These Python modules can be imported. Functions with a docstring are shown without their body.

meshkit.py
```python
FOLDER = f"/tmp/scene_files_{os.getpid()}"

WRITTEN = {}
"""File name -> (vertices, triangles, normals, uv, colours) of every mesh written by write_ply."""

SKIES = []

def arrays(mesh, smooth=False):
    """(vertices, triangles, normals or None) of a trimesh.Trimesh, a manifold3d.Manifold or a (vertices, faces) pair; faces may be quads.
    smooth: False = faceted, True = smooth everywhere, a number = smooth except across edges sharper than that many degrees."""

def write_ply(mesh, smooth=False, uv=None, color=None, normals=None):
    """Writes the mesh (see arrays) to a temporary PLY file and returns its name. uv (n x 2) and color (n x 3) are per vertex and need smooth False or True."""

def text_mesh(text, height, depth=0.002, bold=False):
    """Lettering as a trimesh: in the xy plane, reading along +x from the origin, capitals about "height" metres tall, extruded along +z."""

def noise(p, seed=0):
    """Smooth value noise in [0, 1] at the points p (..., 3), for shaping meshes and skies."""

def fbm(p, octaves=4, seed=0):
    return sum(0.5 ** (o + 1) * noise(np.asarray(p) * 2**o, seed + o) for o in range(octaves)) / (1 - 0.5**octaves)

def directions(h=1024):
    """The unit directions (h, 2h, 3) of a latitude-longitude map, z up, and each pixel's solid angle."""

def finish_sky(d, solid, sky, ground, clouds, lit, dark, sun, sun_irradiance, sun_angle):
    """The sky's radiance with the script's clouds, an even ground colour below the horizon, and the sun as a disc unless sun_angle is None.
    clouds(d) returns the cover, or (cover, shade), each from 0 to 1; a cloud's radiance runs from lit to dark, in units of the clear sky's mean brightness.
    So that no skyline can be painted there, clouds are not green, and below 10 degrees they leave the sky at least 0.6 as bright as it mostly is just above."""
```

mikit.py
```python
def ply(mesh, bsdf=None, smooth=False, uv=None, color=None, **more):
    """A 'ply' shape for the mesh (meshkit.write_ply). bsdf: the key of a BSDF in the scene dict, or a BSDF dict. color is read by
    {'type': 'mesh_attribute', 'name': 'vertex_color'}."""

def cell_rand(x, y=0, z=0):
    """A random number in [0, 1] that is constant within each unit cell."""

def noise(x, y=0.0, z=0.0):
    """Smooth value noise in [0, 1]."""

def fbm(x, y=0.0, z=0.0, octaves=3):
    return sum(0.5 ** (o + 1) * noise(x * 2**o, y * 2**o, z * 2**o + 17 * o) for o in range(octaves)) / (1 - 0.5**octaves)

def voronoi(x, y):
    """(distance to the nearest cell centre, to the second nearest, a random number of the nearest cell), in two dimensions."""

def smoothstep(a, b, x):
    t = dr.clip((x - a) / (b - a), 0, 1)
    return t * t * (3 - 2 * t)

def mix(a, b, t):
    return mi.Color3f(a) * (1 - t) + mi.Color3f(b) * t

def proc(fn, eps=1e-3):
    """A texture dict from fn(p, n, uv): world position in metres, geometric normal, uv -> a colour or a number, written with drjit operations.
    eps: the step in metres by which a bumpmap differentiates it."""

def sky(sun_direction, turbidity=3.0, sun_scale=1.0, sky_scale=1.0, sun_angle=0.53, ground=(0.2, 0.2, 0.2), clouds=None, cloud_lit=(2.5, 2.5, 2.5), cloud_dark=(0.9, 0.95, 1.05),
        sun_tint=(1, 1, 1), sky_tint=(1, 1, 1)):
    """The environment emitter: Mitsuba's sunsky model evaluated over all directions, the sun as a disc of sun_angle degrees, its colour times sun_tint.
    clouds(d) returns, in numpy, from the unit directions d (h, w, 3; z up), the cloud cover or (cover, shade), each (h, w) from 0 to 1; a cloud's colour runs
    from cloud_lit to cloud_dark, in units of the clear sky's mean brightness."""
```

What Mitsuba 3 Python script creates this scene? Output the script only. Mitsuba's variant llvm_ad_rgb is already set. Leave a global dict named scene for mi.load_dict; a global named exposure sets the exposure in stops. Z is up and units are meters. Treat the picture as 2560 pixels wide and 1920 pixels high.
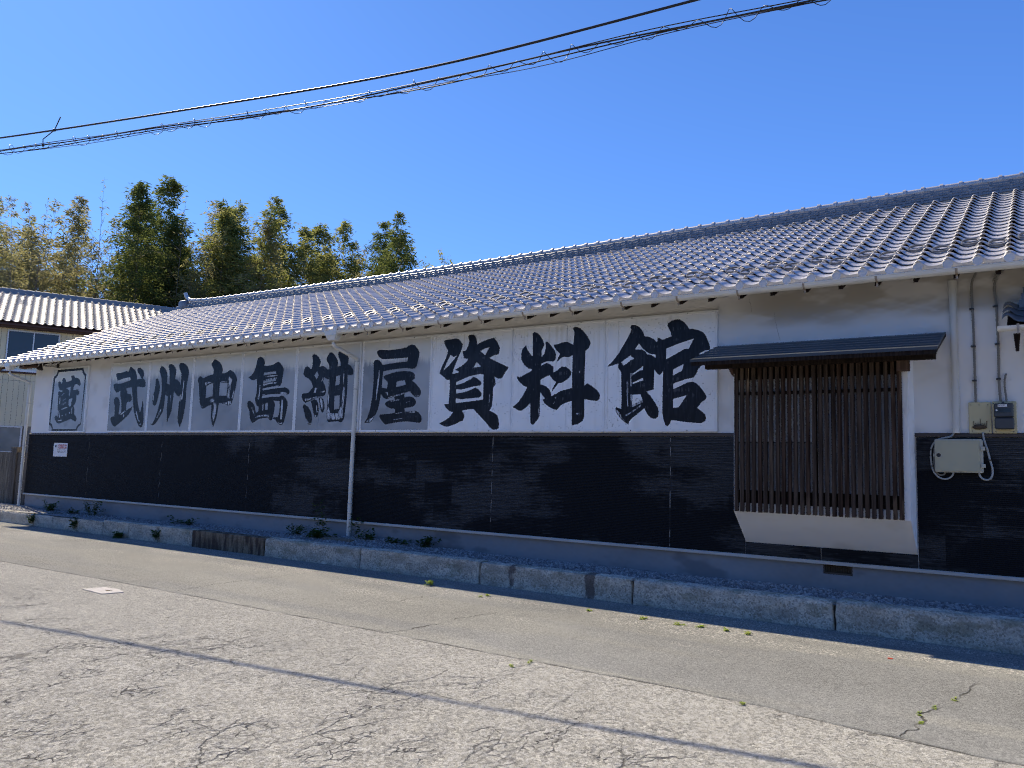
import math, random
import numpy as np
import trimesh
import drjit as dr
import mitsuba as mi
from shapely.geometry import Polygon, box as sbox
from shapely.ops import unary_union
import mikit
from mikit import noise, fbm, voronoi, cell_rand, smoothstep, mix
import meshkit

rng = np.random.default_rng(7)
T = mi.ScalarTransform4f
scene = {'type': 'scene'}
labels = {}

# ------------------------------------------------------------------ camera, sky, exposure
EYE = np.array([0.0, 0.0, 1.53])
YAW, PITCH, ROLL = math.radians(-33.95), math.radians(6.04), math.radians(1.68)
fwd = np.array([math.sin(YAW) * math.cos(PITCH), math.cos(YAW) * math.cos(PITCH), math.sin(PITCH)])
rgt = np.array([math.cos(YAW), -math.sin(YAW), 0.0])
upv = np.cross(rgt, fwd)
rgt2 = rgt * math.cos(ROLL) + upv * math.sin(ROLL)
up2 = -rgt * math.sin(ROLL) + upv * math.cos(ROLL)
scene['camera'] = {'type': 'perspective', 'fov_axis': 'x', 'fov': math.degrees(2 * math.atan(1280 / 1985)),
                   'near_clip': 0.05, 'far_clip': 2000.0,
                   'to_world': T().look_at(origin=EYE.tolist(), target=(EYE + fwd).tolist(), up=up2.tolist())}
SUN = np.array([-0.649, 0.166, 0.742])
scene['daylight'] = mikit.sky(SUN.tolist(), turbidity=2.2, sun_angle=0.6, sky_tint=(0.44, 0.665, 1.07), sun_tint=(0.96, 1.0, 1.02), ground=(0.2, 0.19, 0.17))
exposure = 2.45

# ------------------------------------------------------------------ helpers
TAKEN = {}


def key_for(name):
    if name not in TAKEN:
        TAKEN[name] = 0
        return name
    TAKEN[name] += 1
    return '%s_%03d' % (name, TAKEN[name])


def put(name, mesh, bsdf, parent=None, smooth=False, label=None, cat=None, group=None, kind=None, **kw):
    """One entry of the scene (a part when it has a parent)."""
    k = key_for((parent + '__' + name) if parent else name)
    scene[k] = mesh if isinstance(mesh, dict) else mikit.ply(mesh, bsdf, smooth=smooth, **kw)
    tag(k, label, cat, group, kind)
    return k


def tag(k, label=None, cat=None, group=None, kind=None):
    e = {a: b for a, b in (('label', label), ('category', cat), ('group', group), ('kind', kind)) if b}
    if e:
        labels[k] = {**labels.get(k, {}), **e}
    return k


def thing(name, label, cat, group=None, kind=None):
    return tag(key_for(name), label, cat, group, kind)


def cat_(ms):
    return ms[0] if len(ms) == 1 else trimesh.util.concatenate(ms)


def raw(v, f):
    f = np.asarray(f)
    if f.shape[1] == 4:
        f = np.vstack([f[:, [0, 1, 2]], f[:, [0, 2, 3]]])
    return trimesh.Trimesh(np.asarray(v, float), f, process=False)


def bx(x0, x1, y0, y1, z0, z1, bevel=0.0):
    if bevel:
        b = bevel
        v = []
        for a in ((x0, x1),):
            pass
        pts = []
        for x, sx in ((x0, 1), (x1, -1)):
            for y, sy in ((y0, 1), (y1, -1)):
                for z, sz in ((z0, 1), (z1, -1)):
                    pts += [(x + sx * b, y + sy * b, z), (x + sx * b, y, z + sz * b), (x, y + sy * b, z + sz * b)]
        return trimesh.convex.convex_hull(np.array(pts))
    m = trimesh.creation.box((x1 - x0, y1 - y0, z1 - z0))
    m.apply_translation(((x0 + x1) / 2, (y0 + y1) / 2, (z0 + z1) / 2))
    return m


def tube(pts, r, sides=8, cap=True):
    p = np.asarray(pts, float)
    r = np.broadcast_to(np.asarray(r, float), (len(p),))
    t = np.gradient(p, axis=0)
    t /= np.linalg.norm(t, axis=1, keepdims=True) + 1e-12
    ref = np.array([0, 0, 1.0]) if abs(t[:, 2]).mean() < 0.8 else np.array([0, 1.0, 0])
    a = np.cross(t, ref)
    a /= np.linalg.norm(a, axis=1, keepdims=True) + 1e-12
    b = np.cross(t, a)
    ang = np.arange(sides) * 2 * np.pi / sides
    v = (p[:, None] + r[:, None, None] * (np.cos(ang)[None, :, None] * a[:, None] + np.sin(ang)[None, :, None] * b[:, None])).reshape(-1, 3)
    n = len(p)
    i, j = np.meshgrid(np.arange(n - 1), np.arange(sides), indexing='ij')
    q = np.stack([i * sides + j, i * sides + (j + 1) % sides, (i + 1) * sides + (j + 1) % sides, (i + 1) * sides + j], -1).reshape(-1, 4)
    f = np.vstack([q[:, [0, 2, 1]], q[:, [0, 3, 2]]])
    if cap:
        v = np.vstack([v, p[:1], p[-1:]])
        k = np.arange(sides)
        f = np.vstack([f, np.stack([k * 0 + n * sides, k, (k + 1) % sides], 1),
                       np.stack([k * 0 + n * sides + 1, (n - 1) * sides + (k + 1) % sides, (n - 1) * sides + k], 1)])
    m = raw(v, f)
    if m.volume < 0:
        m.invert()
    return m


def spline(pts, n):
    from scipy.interpolate import CubicSpline
    p = np.asarray(pts, float)
    s = np.r_[0, np.cumsum(np.linalg.norm(np.diff(p, axis=0), axis=1))]
    return CubicSpline(s, p)(np.linspace(0, s[-1], n))


def wall_poly(poly, y, depth):
    """Extrudes a polygon drawn in (x, z) from the upright plane y towards the street."""
    ms = []
    for g in getattr(poly, 'geoms', [poly]):
        if g.area > 1e-7:
            ms.append(trimesh.creation.extrude_polygon(g, depth, engine='earcut'))
    m = cat_(ms)
    m.apply_transform(np.array([[1, 0, 0, 0], [0, 0, -1, y], [0, 1, 0, 0], [0, 0, 0, 1.0]]))
    return m


def prism_x(prof, x0, x1):
    """A closed (y, z) profile drawn out along x."""
    m = trimesh.creation.extrude_polygon(Polygon(prof), x1 - x0, engine='earcut')
    m.apply_transform(np.array([[0, 0, 1, x0], [1, 0, 0, 0], [0, 1, 0, 0], [0, 0, 0, 1.0]]))
    return m


def mat(key, base, rough=0.6, bump=None, bump_eps=1e-3, bscale=1.0, two=True, **kw):
    b = {'type': 'principled', 'roughness': rough, **kw}
    b['base_color'] = mikit.proc(base) if callable(base) else {'type': 'rgb', 'value': list(base)}
    if bump:
        b = {'type': 'bumpmap', 'arbitrary': mikit.proc(bump, bump_eps), 'scale': bscale, 'bsdf': b}
    scene[key] = {'type': 'twosided', 'bsdf': b} if two else b
    return key

# ------------------------------------------------------------------ materials
def seg_dist(x, y, pts):
    d = mi.Float(9.0)
    for (ax, ay), (bx_, by_) in zip(pts[:-1], pts[1:]):
        ux, uy = bx_ - ax, by_ - ay
        t = dr.clip(((x - ax) * ux + (y - ay) * uy) / (ux * ux + uy * uy), 0, 1)
        d = dr.minimum(d, dr.sqrt(dr.square(x - ax - t * ux) + dr.square(y - ay - t * uy)))
    return d


CRACKS_ROAD = [[(-10.4, 4.64), (-9.07, 4.74), (-8.1, 4.8)], [(-7.93, 3.81), (-7.5, 4.32), (-7.38, 4.66), (-7.46, 4.89), (-7.45, 5.4)],
               [(-7.09, 4.7), (-7.19, 4.89), (-6.73, 4.92)], [(-5.69, 4.04), (-5.67, 4.29), (-5.81, 4.49), (-5.86, 4.8), (-5.58, 5.3)],
               [(-5.37, 4.88), (-4.84, 4.63), (-4.81, 4.96)], [(-5.56, 2.85), (-5.57, 2.94), (-5.62, 3.01), (-5.58, 3.24)],
               [(-5.04, 2.69), (-5.07, 2.96), (-5.01, 3.21), (-5.0, 3.38)], [(-3.73, 4.73), (-3.45, 4.91), (-3.46, 5.31), (-3.44, 5.5)],
               [(-3.93, 3.94), (-3.83, 4.2), (-3.86, 4.39), (-3.75, 4.57), (-3.81, 4.91)], [(-3.58, 3.88), (-3.53, 4.35), (-3.17, 4.31), (-3.12, 4.64)],
               [(-1.04, 5.16), (-0.96, 5.39)], [(-2.83, 3.89), (-2.79, 4.02), (-2.62, 3.95)]]
SEAM = [(-14.0, 5.526), (-12.4, 5.536), (-9.5, 5.596), (-7.6, 5.596), (-5.4, 5.576), (-3.4, 5.556), (-2.1, 5.556), (-1.24, 5.436), (-0.4, 5.336), (3.0, 5.296)]
CRACKS_PAVE = [[(-8.43, 5.7), (-8.56, 6.48), (-8.52, 7.49)], [(-5.06, 5.55), (-4.96, 6.01), (-4.98, 6.54), (-4.82, 7.37)],
               [(-6.09, 6.94), (-6.15, 7.2), (-6.03, 7.47)], [(-0.78, 5.41), (-0.69, 5.81), (-0.74, 5.96), (-0.68, 6.22), (-0.57, 6.59), (-0.5, 7.2)]]


def stone(x, y, s, seed):
    """Crushed stone in tar: (height 0..1, tone of the nearest stone)."""
    a, b, w = voronoi(x * s + seed, y * s - seed)
    return dr.clip((b - a) * 2.2, 0, 1), w


def road_cracks(x, y):
    wx = x + (fbm(x * 13, y * 13, 1.0, 3) - 0.5) * 0.11
    wy = y + (fbm(x * 13, y * 13, 5.0, 3) - 0.5) * 0.11
    near = smoothstep(5.3, 3.6, y + (noise(x * 0.9, y * 0.9, 4.0) - 0.5) * 1.8) * smoothstep(-0.2, -1.8, x + (noise(x * 0.6, y * 0.6, 9.0) - 0.5) * 2.4)
    a, b, w = voronoi(wx * 13.0, wy * 5.2)
    open_ = dr.clip((noise(x * 6.1, y * 3.2, 2.0) - 0.43) * 3.6, 0, 1)
    net = smoothstep(0.065, 0.015, b - a) * open_ * near
    a2, b2, w2 = voronoi(wx * 2.1 + 31, wy * 0.9)
    net = dr.maximum(net, smoothstep(0.014, 0.004, b2 - a2) * dr.clip((noise(x * 2.3, y * 1.7, 7.0) - 0.52) * 6, 0, 1) * 0.8)
    for pts in CRACKS_ROAD:
        net = dr.maximum(net, 0.8 * smoothstep(0.008, 0.002, seg_dist(wx * 0.4 + x * 0.6, wy * 0.4 + y * 0.6, pts)) * dr.clip(noise(x * 5, y * 5, 8.0) * 3 - 0.5, 0, 1))
    net = dr.maximum(net, smoothstep(0.014, 0.006, seg_dist(x, y, SEAM)) * dr.clip(noise(x * 4, y * 4, 2.0) * 2.5 - 0.1, 0, 1))
    return net


def chips(x, y):
    h1, w1 = stone(x, y, 38.0, 3.0)
    h2, w2 = stone(x, y, 76.0, 8.0)
    h3, w3 = stone(x, y, 150.0, 5.0)
    return h1, w1, h2, w2, h3, w3


def road_col(p, n, uv):
    h1, w1, h2, w2, h3, w3 = chips(p.x, p.y)
    big = fbm(p.x * 0.6, p.y * 0.8, 0.0, 3)
    v = 0.285 + 0.15 * (w1 - 0.5) + 0.15 * (w2 - 0.5) + 0.09 * (w3 - 0.5) + 0.06 * (big - 0.5)
    pit = (1 - smoothstep(0.02, 0.26, h2)) * 0.40 + (1 - smoothstep(0.02, 0.22, h1)) * 0.30
    v = v * (1 - pit)
    c = mix((1.03, 1.0, 0.86), (1.005, 1.0, 0.93), noise(p.x * 60, p.y * 60, 3.0)) * dr.maximum(v, 0.05)
    return mix(c, (0.050, 0.047, 0.041), road_cracks(p.x, p.y) * 0.85)


def road_bump(p, n, uv):
    h1, w1, h2, w2, h3, w3 = chips(p.x, p.y)
    return dr.minimum(h1, 0.5) * 0.0045 + w1 * 0.002 + dr.minimum(h2, 0.5) * 0.003 + 0.004 * fbm(p.x * 14, p.y * 14, 0.0, 2) - 0.008 * road_cracks(p.x, p.y)


def pave_cracks(p):
    wx = p.x + (fbm(p.x * 11, p.y * 11, 1.0, 2) - 0.5) * 0.09
    wy = p.y + (fbm(p.x * 11, p.y * 11, 5.0, 2) - 0.5) * 0.09
    c = mi.Float(0)
    for pts in CRACKS_PAVE:
        c = dr.maximum(c, smoothstep(0.013, 0.004, seg_dist(wx, wy, pts)))
    return c * dr.clip(noise(p.x * 7, p.y * 7, 3.0) * 2.2 - 0.2, 0, 1)


def pave_col(p, n, uv):
    h, w = stone(p.x, p.y, 62.0, 1.0)
    h2, w2 = stone(p.x, p.y, 130.0, 4.0)
    big = fbm(p.x * 0.5, p.y * 0.9, 2.0, 3)
    sm = fbm(p.x * 5, p.y * 5, 2.0, 2)
    v = 0.192 + 0.085 * (w - 0.5) + 0.075 * (w2 - 0.5) + 0.075 * (big - 0.5) + 0.03 * (sm - 0.5)
    v = v * (0.62 + 0.38 * smoothstep(0.04, 0.34, h))
    tracks = smoothstep(0.62, 0.48, fbm(p.x * 0.35, p.y * 2.2, 7.0, 2))
    c = mix((1.0, 1.0, 0.90), (0.985, 1.0, 0.94), tracks) * (v * (1 - 0.10 * tracks))
    grit = smoothstep(0.80, 0.9, cell_rand(p.x * 70, p.y * 70, 2)) * smoothstep(0.45, 0.62, noise(p.x * 1.1, p.y * 3.2, 6.0)) * smoothstep(6.9, 7.4, p.y + (noise(p.x * 2, p.y * 2, 1.0) - 0.5) * 0.7)
    c = mix(c, (0.42, 0.40, 0.35), grit * 0.75)
    return mix(c, (0.04, 0.038, 0.03), pave_cracks(p) * 0.9)


def pave_bump(p, n, uv):
    h, w = stone(p.x, p.y, 120.0, 1.0)
    return dr.minimum(h, 0.6) * 0.0016 + w * 0.0006 + 0.003 * fbm(p.x * 12, p.y * 12, 0.0, 2) - 0.006 * pave_cracks(p)


mat('old_asphalt', road_col, 0.85, road_bump, 2e-3, specular=0.2)
mat('smooth_asphalt', pave_col, 0.85, pave_bump, 2e-3, specular=0.3)
mat('earth', lambda p, n, uv: mix((0.10, 0.085, 0.06), (0.17, 0.15, 0.11), fbm(p.x * 0.3, p.y * 0.3, 0.0, 4)), 0.95)
mat('gravel_bed', lambda p, n, uv: mix((0.10, 0.10, 0.105), (0.26, 0.26, 0.26), cell_rand(p.x * 60, p.y * 60, 1)) * (0.75 + 0.4 * fbm(p.x * 4, p.y * 4, 0.0, 3)), 0.9)
for i, g in enumerate([(0.20, 0.205, 0.215), (0.28, 0.285, 0.29), (0.36, 0.36, 0.35), (0.15, 0.15, 0.16)]):
    mat('pebble_%d' % i, g, 0.85)


def granite(p, n, uv):
    a, b, w = voronoi(p.x * 62 + p.y * 23, p.z * 62 + p.y * 41)
    w2 = voronoi(p.x * 130 + p.y * 60, p.z * 130 + p.y * 71)[2]
    sp = 0.44 + 0.20 * (w - 0.5) + 0.14 * (w2 - 0.5)
    sp = dr.select(w > 0.82, sp * 0.5, sp)
    sp = sp * (0.62 + 0.76 * fbm(p.x * 7.0, p.y * 7, p.z * 8.0, 4))
    c = mix((1.10, 1.0, 0.80), (1.05, 1.0, 0.86), noise(p.x * 1.3, p.z * 2, 0.0)) * sp
    soil = smoothstep(0.5, 0.66, fbm(p.x * 5, p.y * 5, p.z * 9, 4))
    c = mix(c, (0.20, 0.185, 0.15), soil * 0.4)
    moss = smoothstep(0.58, 0.70, fbm(p.x * 3 + 9, p.y * 4, p.z * 7, 4))
    return mix(c, (0.12, 0.13, 0.08), moss * 0.4)


def granite_bump(p, n, uv):
    return 0.022 * fbm(p.x * 22, p.y * 22, p.z * 22, 3) + 0.006 * noise(p.x * 90, p.y * 90, p.z * 90)


mat('granite', granite, 0.9, granite_bump, 2e-3)


def rusty_granite(p, n, uv):
    run = smoothstep(0.35, 0.62, fbm(p.x * 16, p.y * 16, p.z * 2.2, 3))
    c = mix((0.19, 0.15, 0.10), (0.055, 0.036, 0.026), run)
    return c * (0.7 + 0.6 * fbm(p.x * 40, p.y * 40, p.z * 40, 2))


mat('rust_stained_granite', rusty_granite, 0.9, granite_bump, 2e-3)


def streaked_granite(p, n, uv):
    c = granite(p, n, uv)
    run = smoothstep(0.60, 0.72, noise(p.x * 7.0, 0.0, 3.0) * 0.72 + 0.28 * fbm(p.x * 40, p.y * 40, p.z * 12, 2))
    return mix(c, (0.075, 0.052, 0.045), run * 0.8)


mat('streaked_granite', streaked_granite, 0.9, granite_bump, 2e-3)


def concrete(p, n, uv):
    v = 0.25 + 0.10 * (fbm(p.x * 0.9, p.y, p.z * 2.5, 4) - 0.5) + 0.04 * (fbm(p.x * 24, p.y * 24, p.z * 24, 2) - 0.5)
    blot = smoothstep(0.55, 0.72, fbm(p.x * 1.7 + 3, p.y, p.z * 3.0, 4))
    return mix(mi.Color3f(0.96, 0.99, 1.04) * v, (0.10, 0.105, 0.115), blot * 0.55)


mat('concrete', concrete, 0.85, lambda p, n, uv: 0.002 * fbm(p.x * 40, p.y * 40, p.z * 40, 3), 2e-3)


def plaster(p, n, uv):
    v = 0.76 + 0.08 * (fbm(p.x * 1.2, p.y, p.z * 1.6, 4) - 0.5)
    c = mi.Color3f(1.0, 0.985, 0.965) * v
    # brown-grey grime in wavy tide marks high up, right of the signs
    wav = p.z + 0.16 * (fbm(p.x * 1.6, 0.0, p.z * 2.2, 3) - 0.5) * 2
    tide = smoothstep(3.22, 3.40, wav) * smoothstep(-3.4, -2.6, p.x) * (0.35 + 0.65 * smoothstep(0.35, 0.6, fbm(p.x * 2.4, 1.0, p.z * 5.0, 4)))
    c = mix(c, (0.37, 0.33, 0.27), tide * 0.75)
    spots = smoothstep(0.56, 0.75, fbm(p.x * 2.1 + 4, p.y * 2, p.z * 2.6, 5))
    c = mix(c, (0.47, 0.44, 0.39), spots * 0.28)
    hair = dr.minimum(seg_dist(p.x + 0.03 * (noise(p.z * 9, 1.0, 2.0) - 0.5), p.z, [(-2.63, 3.47), (-2.63, 3.35), (-2.585, 3.22), (-2.56, 3.12)]),
                      seg_dist(p.x + 0.02 * (noise(p.z * 9, 3.0, 2.0) - 0.5), p.z, [(-2.93, 3.66), (-2.91, 3.50)]))
    return mix(c, (0.30, 0.28, 0.26), smoothstep(0.005, 0.0015, hair) * 0.6)


mat('white_plaster', plaster, 0.75, lambda p, n, uv: 0.004 * fbm(p.x * 6, p.y * 6, p.z * 6, 3) + 0.0006 * noise(p.x * 160, p.y * 160, p.z * 160), 3e-3, specular=0.3)


def siding(p, n, uv):
    # black paint weathered to bare grey-brown in blocky patches with horizontal scratches
    bx_ = dr.floor(p.x * 1.9 + 0.35 * dr.floor(p.z * 3.1))
    patch = cell_rand(bx_, dr.floor(p.z * 3.1), 5)
    bx2 = dr.floor(p.x * 5.3 + 0.4 * dr.floor(p.z * 7.3))
    patch2 = cell_rand(bx2, dr.floor(p.z * 7.3), 9)
    big = fbm(p.x * 0.8, 3.0, p.z * 1.5, 4) * smoothstep(-15.0, -9.0, p.x + 2 * noise(p.x, 0.0, p.z))
    worn = smoothstep(0.47, 0.64, 0.80 * big + 0.15 * patch + 0.05 * patch2 + 0.12 * (noise(p.x * 3, 0.0, p.z * 55) - 0.5) + 0.09 * (noise(p.x * 22, 0.0, p.z * 40) - 0.5)) 
    streak = noise(p.x * 5, 0.0, p.z * 160) * 0.6 + 0.4 * noise(p.x * 26, 2.0, p.z * 260)
    scr = smoothstep(0.70, 0.86, streak)
    c = mi.Color3f(0.0095, 0.0110, 0.0145)
    c = mix(c, (0.062, 0.066, 0.072), worn * (0.35 + 0.65 * smoothstep(0.35, 0.75, streak)))
    c = mix(c, (0.15, 0.145, 0.14), worn * scr * smoothstep(0.55, 0.8, noise(p.x * 2.2, 5.0, p.z * 5.0)) * 0.8)
    return mix(c, (0.018, 0.019, 0.022), scr * 0.25)


mat('black_siding', siding, 0.6, specular=0.12)
mat('worn_seam', lambda p, n, uv: mix((0.02, 0.02, 0.022), (0.30, 0.29, 0.27), smoothstep(0.44, 0.60, fbm(p.x * 3, 0.0, p.z * 9, 3))), 0.8)
mat('brown_cap', lambda p, n, uv: mix((0.045, 0.032, 0.026), (0.075, 0.055, 0.045), fbm(p.x * 3, p.y * 3, p.z * 30, 3)), 0.55)
mat('pale_trim', lambda p, n, uv: mi.Color3f(0.44, 0.435, 0.41) * (0.85 + 0.25 * fbm(p.x * 5, p.y * 5, p.z * 5, 3)), 0.55)
mat('gutter_plastic', lambda p, n, uv: mi.Color3f(0.66, 0.64, 0.58) * (0.88 + 0.22 * fbm(p.x * 3, p.y * 6, p.z * 6, 3)), 0.42, specular=0.5)
mat('rusty_clip', lambda p, n, uv: mix((0.40, 0.36, 0.30), (0.20, 0.12, 0.07), fbm(p.x * 30, p.y * 30, p.z * 30, 3)), 0.7)
mat('cream_pipe', lambda p, n, uv: mi.Color3f(0.60, 0.585, 0.54) * (0.85 + 0.3 * fbm(p.x * 4, p.y * 4, p.z * 2, 3)), 0.5)

TILE = ['roof_tile_a', 'roof_tile_b', 'roof_tile_c', 'roof_tile_d']
for i, (k, g) in enumerate(zip(TILE, [0.46, 0.485, 0.435, 0.47])):
    mat(k, (lambda g: lambda p, n, uv: mi.Color3f(g * 1.03, g, g * 0.985) * (0.82 + 0.36 * fbm(p.x * 5, p.y * 5, p.z * 5, 3)))(g), 0.42, metallic=0.45, specular=0.6)
mat('ridge_tile', lambda p, n, uv: mi.Color3f(0.15, 0.158, 0.172) * (0.75 + 0.5 * fbm(p.x * 6, p.y * 6, p.z * 6, 3)), 0.38, metallic=0.35, specular=0.6)
mat('house_tile', lambda p, n, uv: mi.Color3f(0.30, 0.295, 0.285) * (0.75 + 0.5 * fbm(p.x * 4, p.y * 4, p.z * 4, 3)), 0.5, metallic=0.15)
mat('roof_mortar', (0.30, 0.28, 0.25), 0.9)


def wood(dark, pale, wear=0.0):
    def f(p, n, uv):
        g = fbm(p.x * 70, p.y * 70, p.z * 2.2, 3)
        c = mix(dark, pale, smoothstep(0.3, 0.75, g))
        if wear:
            bare = smoothstep(0.60, 0.72, noise(p.x * 6.3, p.y * 3, p.z * 1.1)) * smoothstep(0.45, 0.62, fbm(p.x * 50, p.y * 50, p.z * 4, 2))
            c = mix(c, (0.27, 0.19, 0.12), bare * wear)
        return c
    return f


mat('dark_wood', wood((0.008, 0.005, 0.004), (0.024, 0.015, 0.011)), 0.8, specular=0.2)
for i, (a, b, w) in enumerate([((0.022, 0.012, 0.008), (0.070, 0.042, 0.029), 0.25), ((0.030, 0.020, 0.015), (0.082, 0.058, 0.044), 0.15), ((0.018, 0.011, 0.008), (0.062, 0.040, 0.028), 0.95)]):
    mat('slat_wood_%d' % i, wood(a, b, w), 0.8, specular=0.15)
mat('brown_wood', wood((0.05, 0.026, 0.016), (0.11, 0.06, 0.04)), 0.7)
mat('grey_wood', wood((0.10, 0.085, 0.065), (0.22, 0.19, 0.15)), 0.85)
mat('metal_sheet_dark', lambda p, n, uv: mi.Color3f(0.050, 0.056, 0.064) * (0.7 + 0.6 * fbm(p.x * 2, p.y * 8, p.z * 8, 3)), 0.36, metallic=0.2, specular=0.5)
mat('window_pale', (0.66, 0.67, 0.68), 0.4)
mat('window_grey', (0.33, 0.34, 0.36), 0.35)
mat('dim_glass', (0.028, 0.033, 0.04), 0.08, specular=0.5)
mat('aluminium', (0.62, 0.63, 0.64), 0.4, metallic=0.2)

def white_panel(p, n, uv):
    c = mi.Color3f(0.80, 0.81, 0.82) * (0.91 + 0.16 * fbm(p.x * 2.0, p.y, p.z * 1.1, 4))
    run = smoothstep(0.52, 0.80, 0.7 * noise(p.x * 24, 0.0, p.z * 0.9) + 0.3 * fbm(p.x * 70, 0.0, p.z * 2.0, 2)) * smoothstep(0.35, 0.65, fbm(p.x * 1.7, 6.0, p.z * 1.3, 3))
    c = mix(c, (0.52, 0.49, 0.42), run * 0.42)
    fleck = smoothstep(0.80, 0.88, noise(p.x * 42, 0.0, p.z * 42)) * smoothstep(0.5, 0.7, noise(p.x * 5, 1.0, p.z * 5))
    return mix(c, (0.20, 0.19, 0.18), fleck * 0.5)


mat('white_panel', white_panel, 0.4, specular=0.4)


def film_edge(x, z, soft):
    """1 below the ragged upper edge of the chalky rain film on the old signs (sheltered paint stays clean above it)."""
    edge = 3.19 + 0.07 * (noise(x * 5.0, 1.0, 2.0) - 0.5) + 0.06 * (noise(x * 46.0, 3.0, 4.0) - 0.5) + 0.04 * (noise(x * 110.0, 7.0, 4.0) - 0.5)
    return smoothstep(edge + soft, edge - soft, z)


def greyed(p, n, uv):
    clean = mi.Color3f(0.66, 0.65, 0.61) * (0.9 + 0.2 * fbm(p.x * 1.5, 2.0, p.z * 1.2, 4))
    dull = mi.Color3f(0.31, 0.325, 0.345) * (0.70 + 0.6 * fbm(p.x * 1.3 + 5, 2.0, p.z * 1.7, 4))
    smoke = smoothstep(0.56, 0.74, fbm(p.x * 2.3 + 7, 1.0, p.z * 2.6, 4))
    dull = mix(dull, (0.15, 0.16, 0.175), smoke * 0.45)
    dull = mix(dull, (0.42, 0.435, 0.455), smoothstep(0.42, 0.62, fbm(p.x * 0.9 + 2, 4.0, p.z * 1.1, 3)) * 0.6)
    return mix(clean, dull, film_edge(p.x, p.z, 0.07))


mat('greyed_panel', greyed, 0.3, specular=0.5)
mat('panel_frame', lambda p, n, uv: mi.Color3f(0.76, 0.77, 0.78) * (0.9 + 0.16 * fbm(p.x * 6, p.y * 6, p.z * 6, 2)), 0.45)
mat('seam_line', (0.20, 0.21, 0.22), 0.7)


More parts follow.
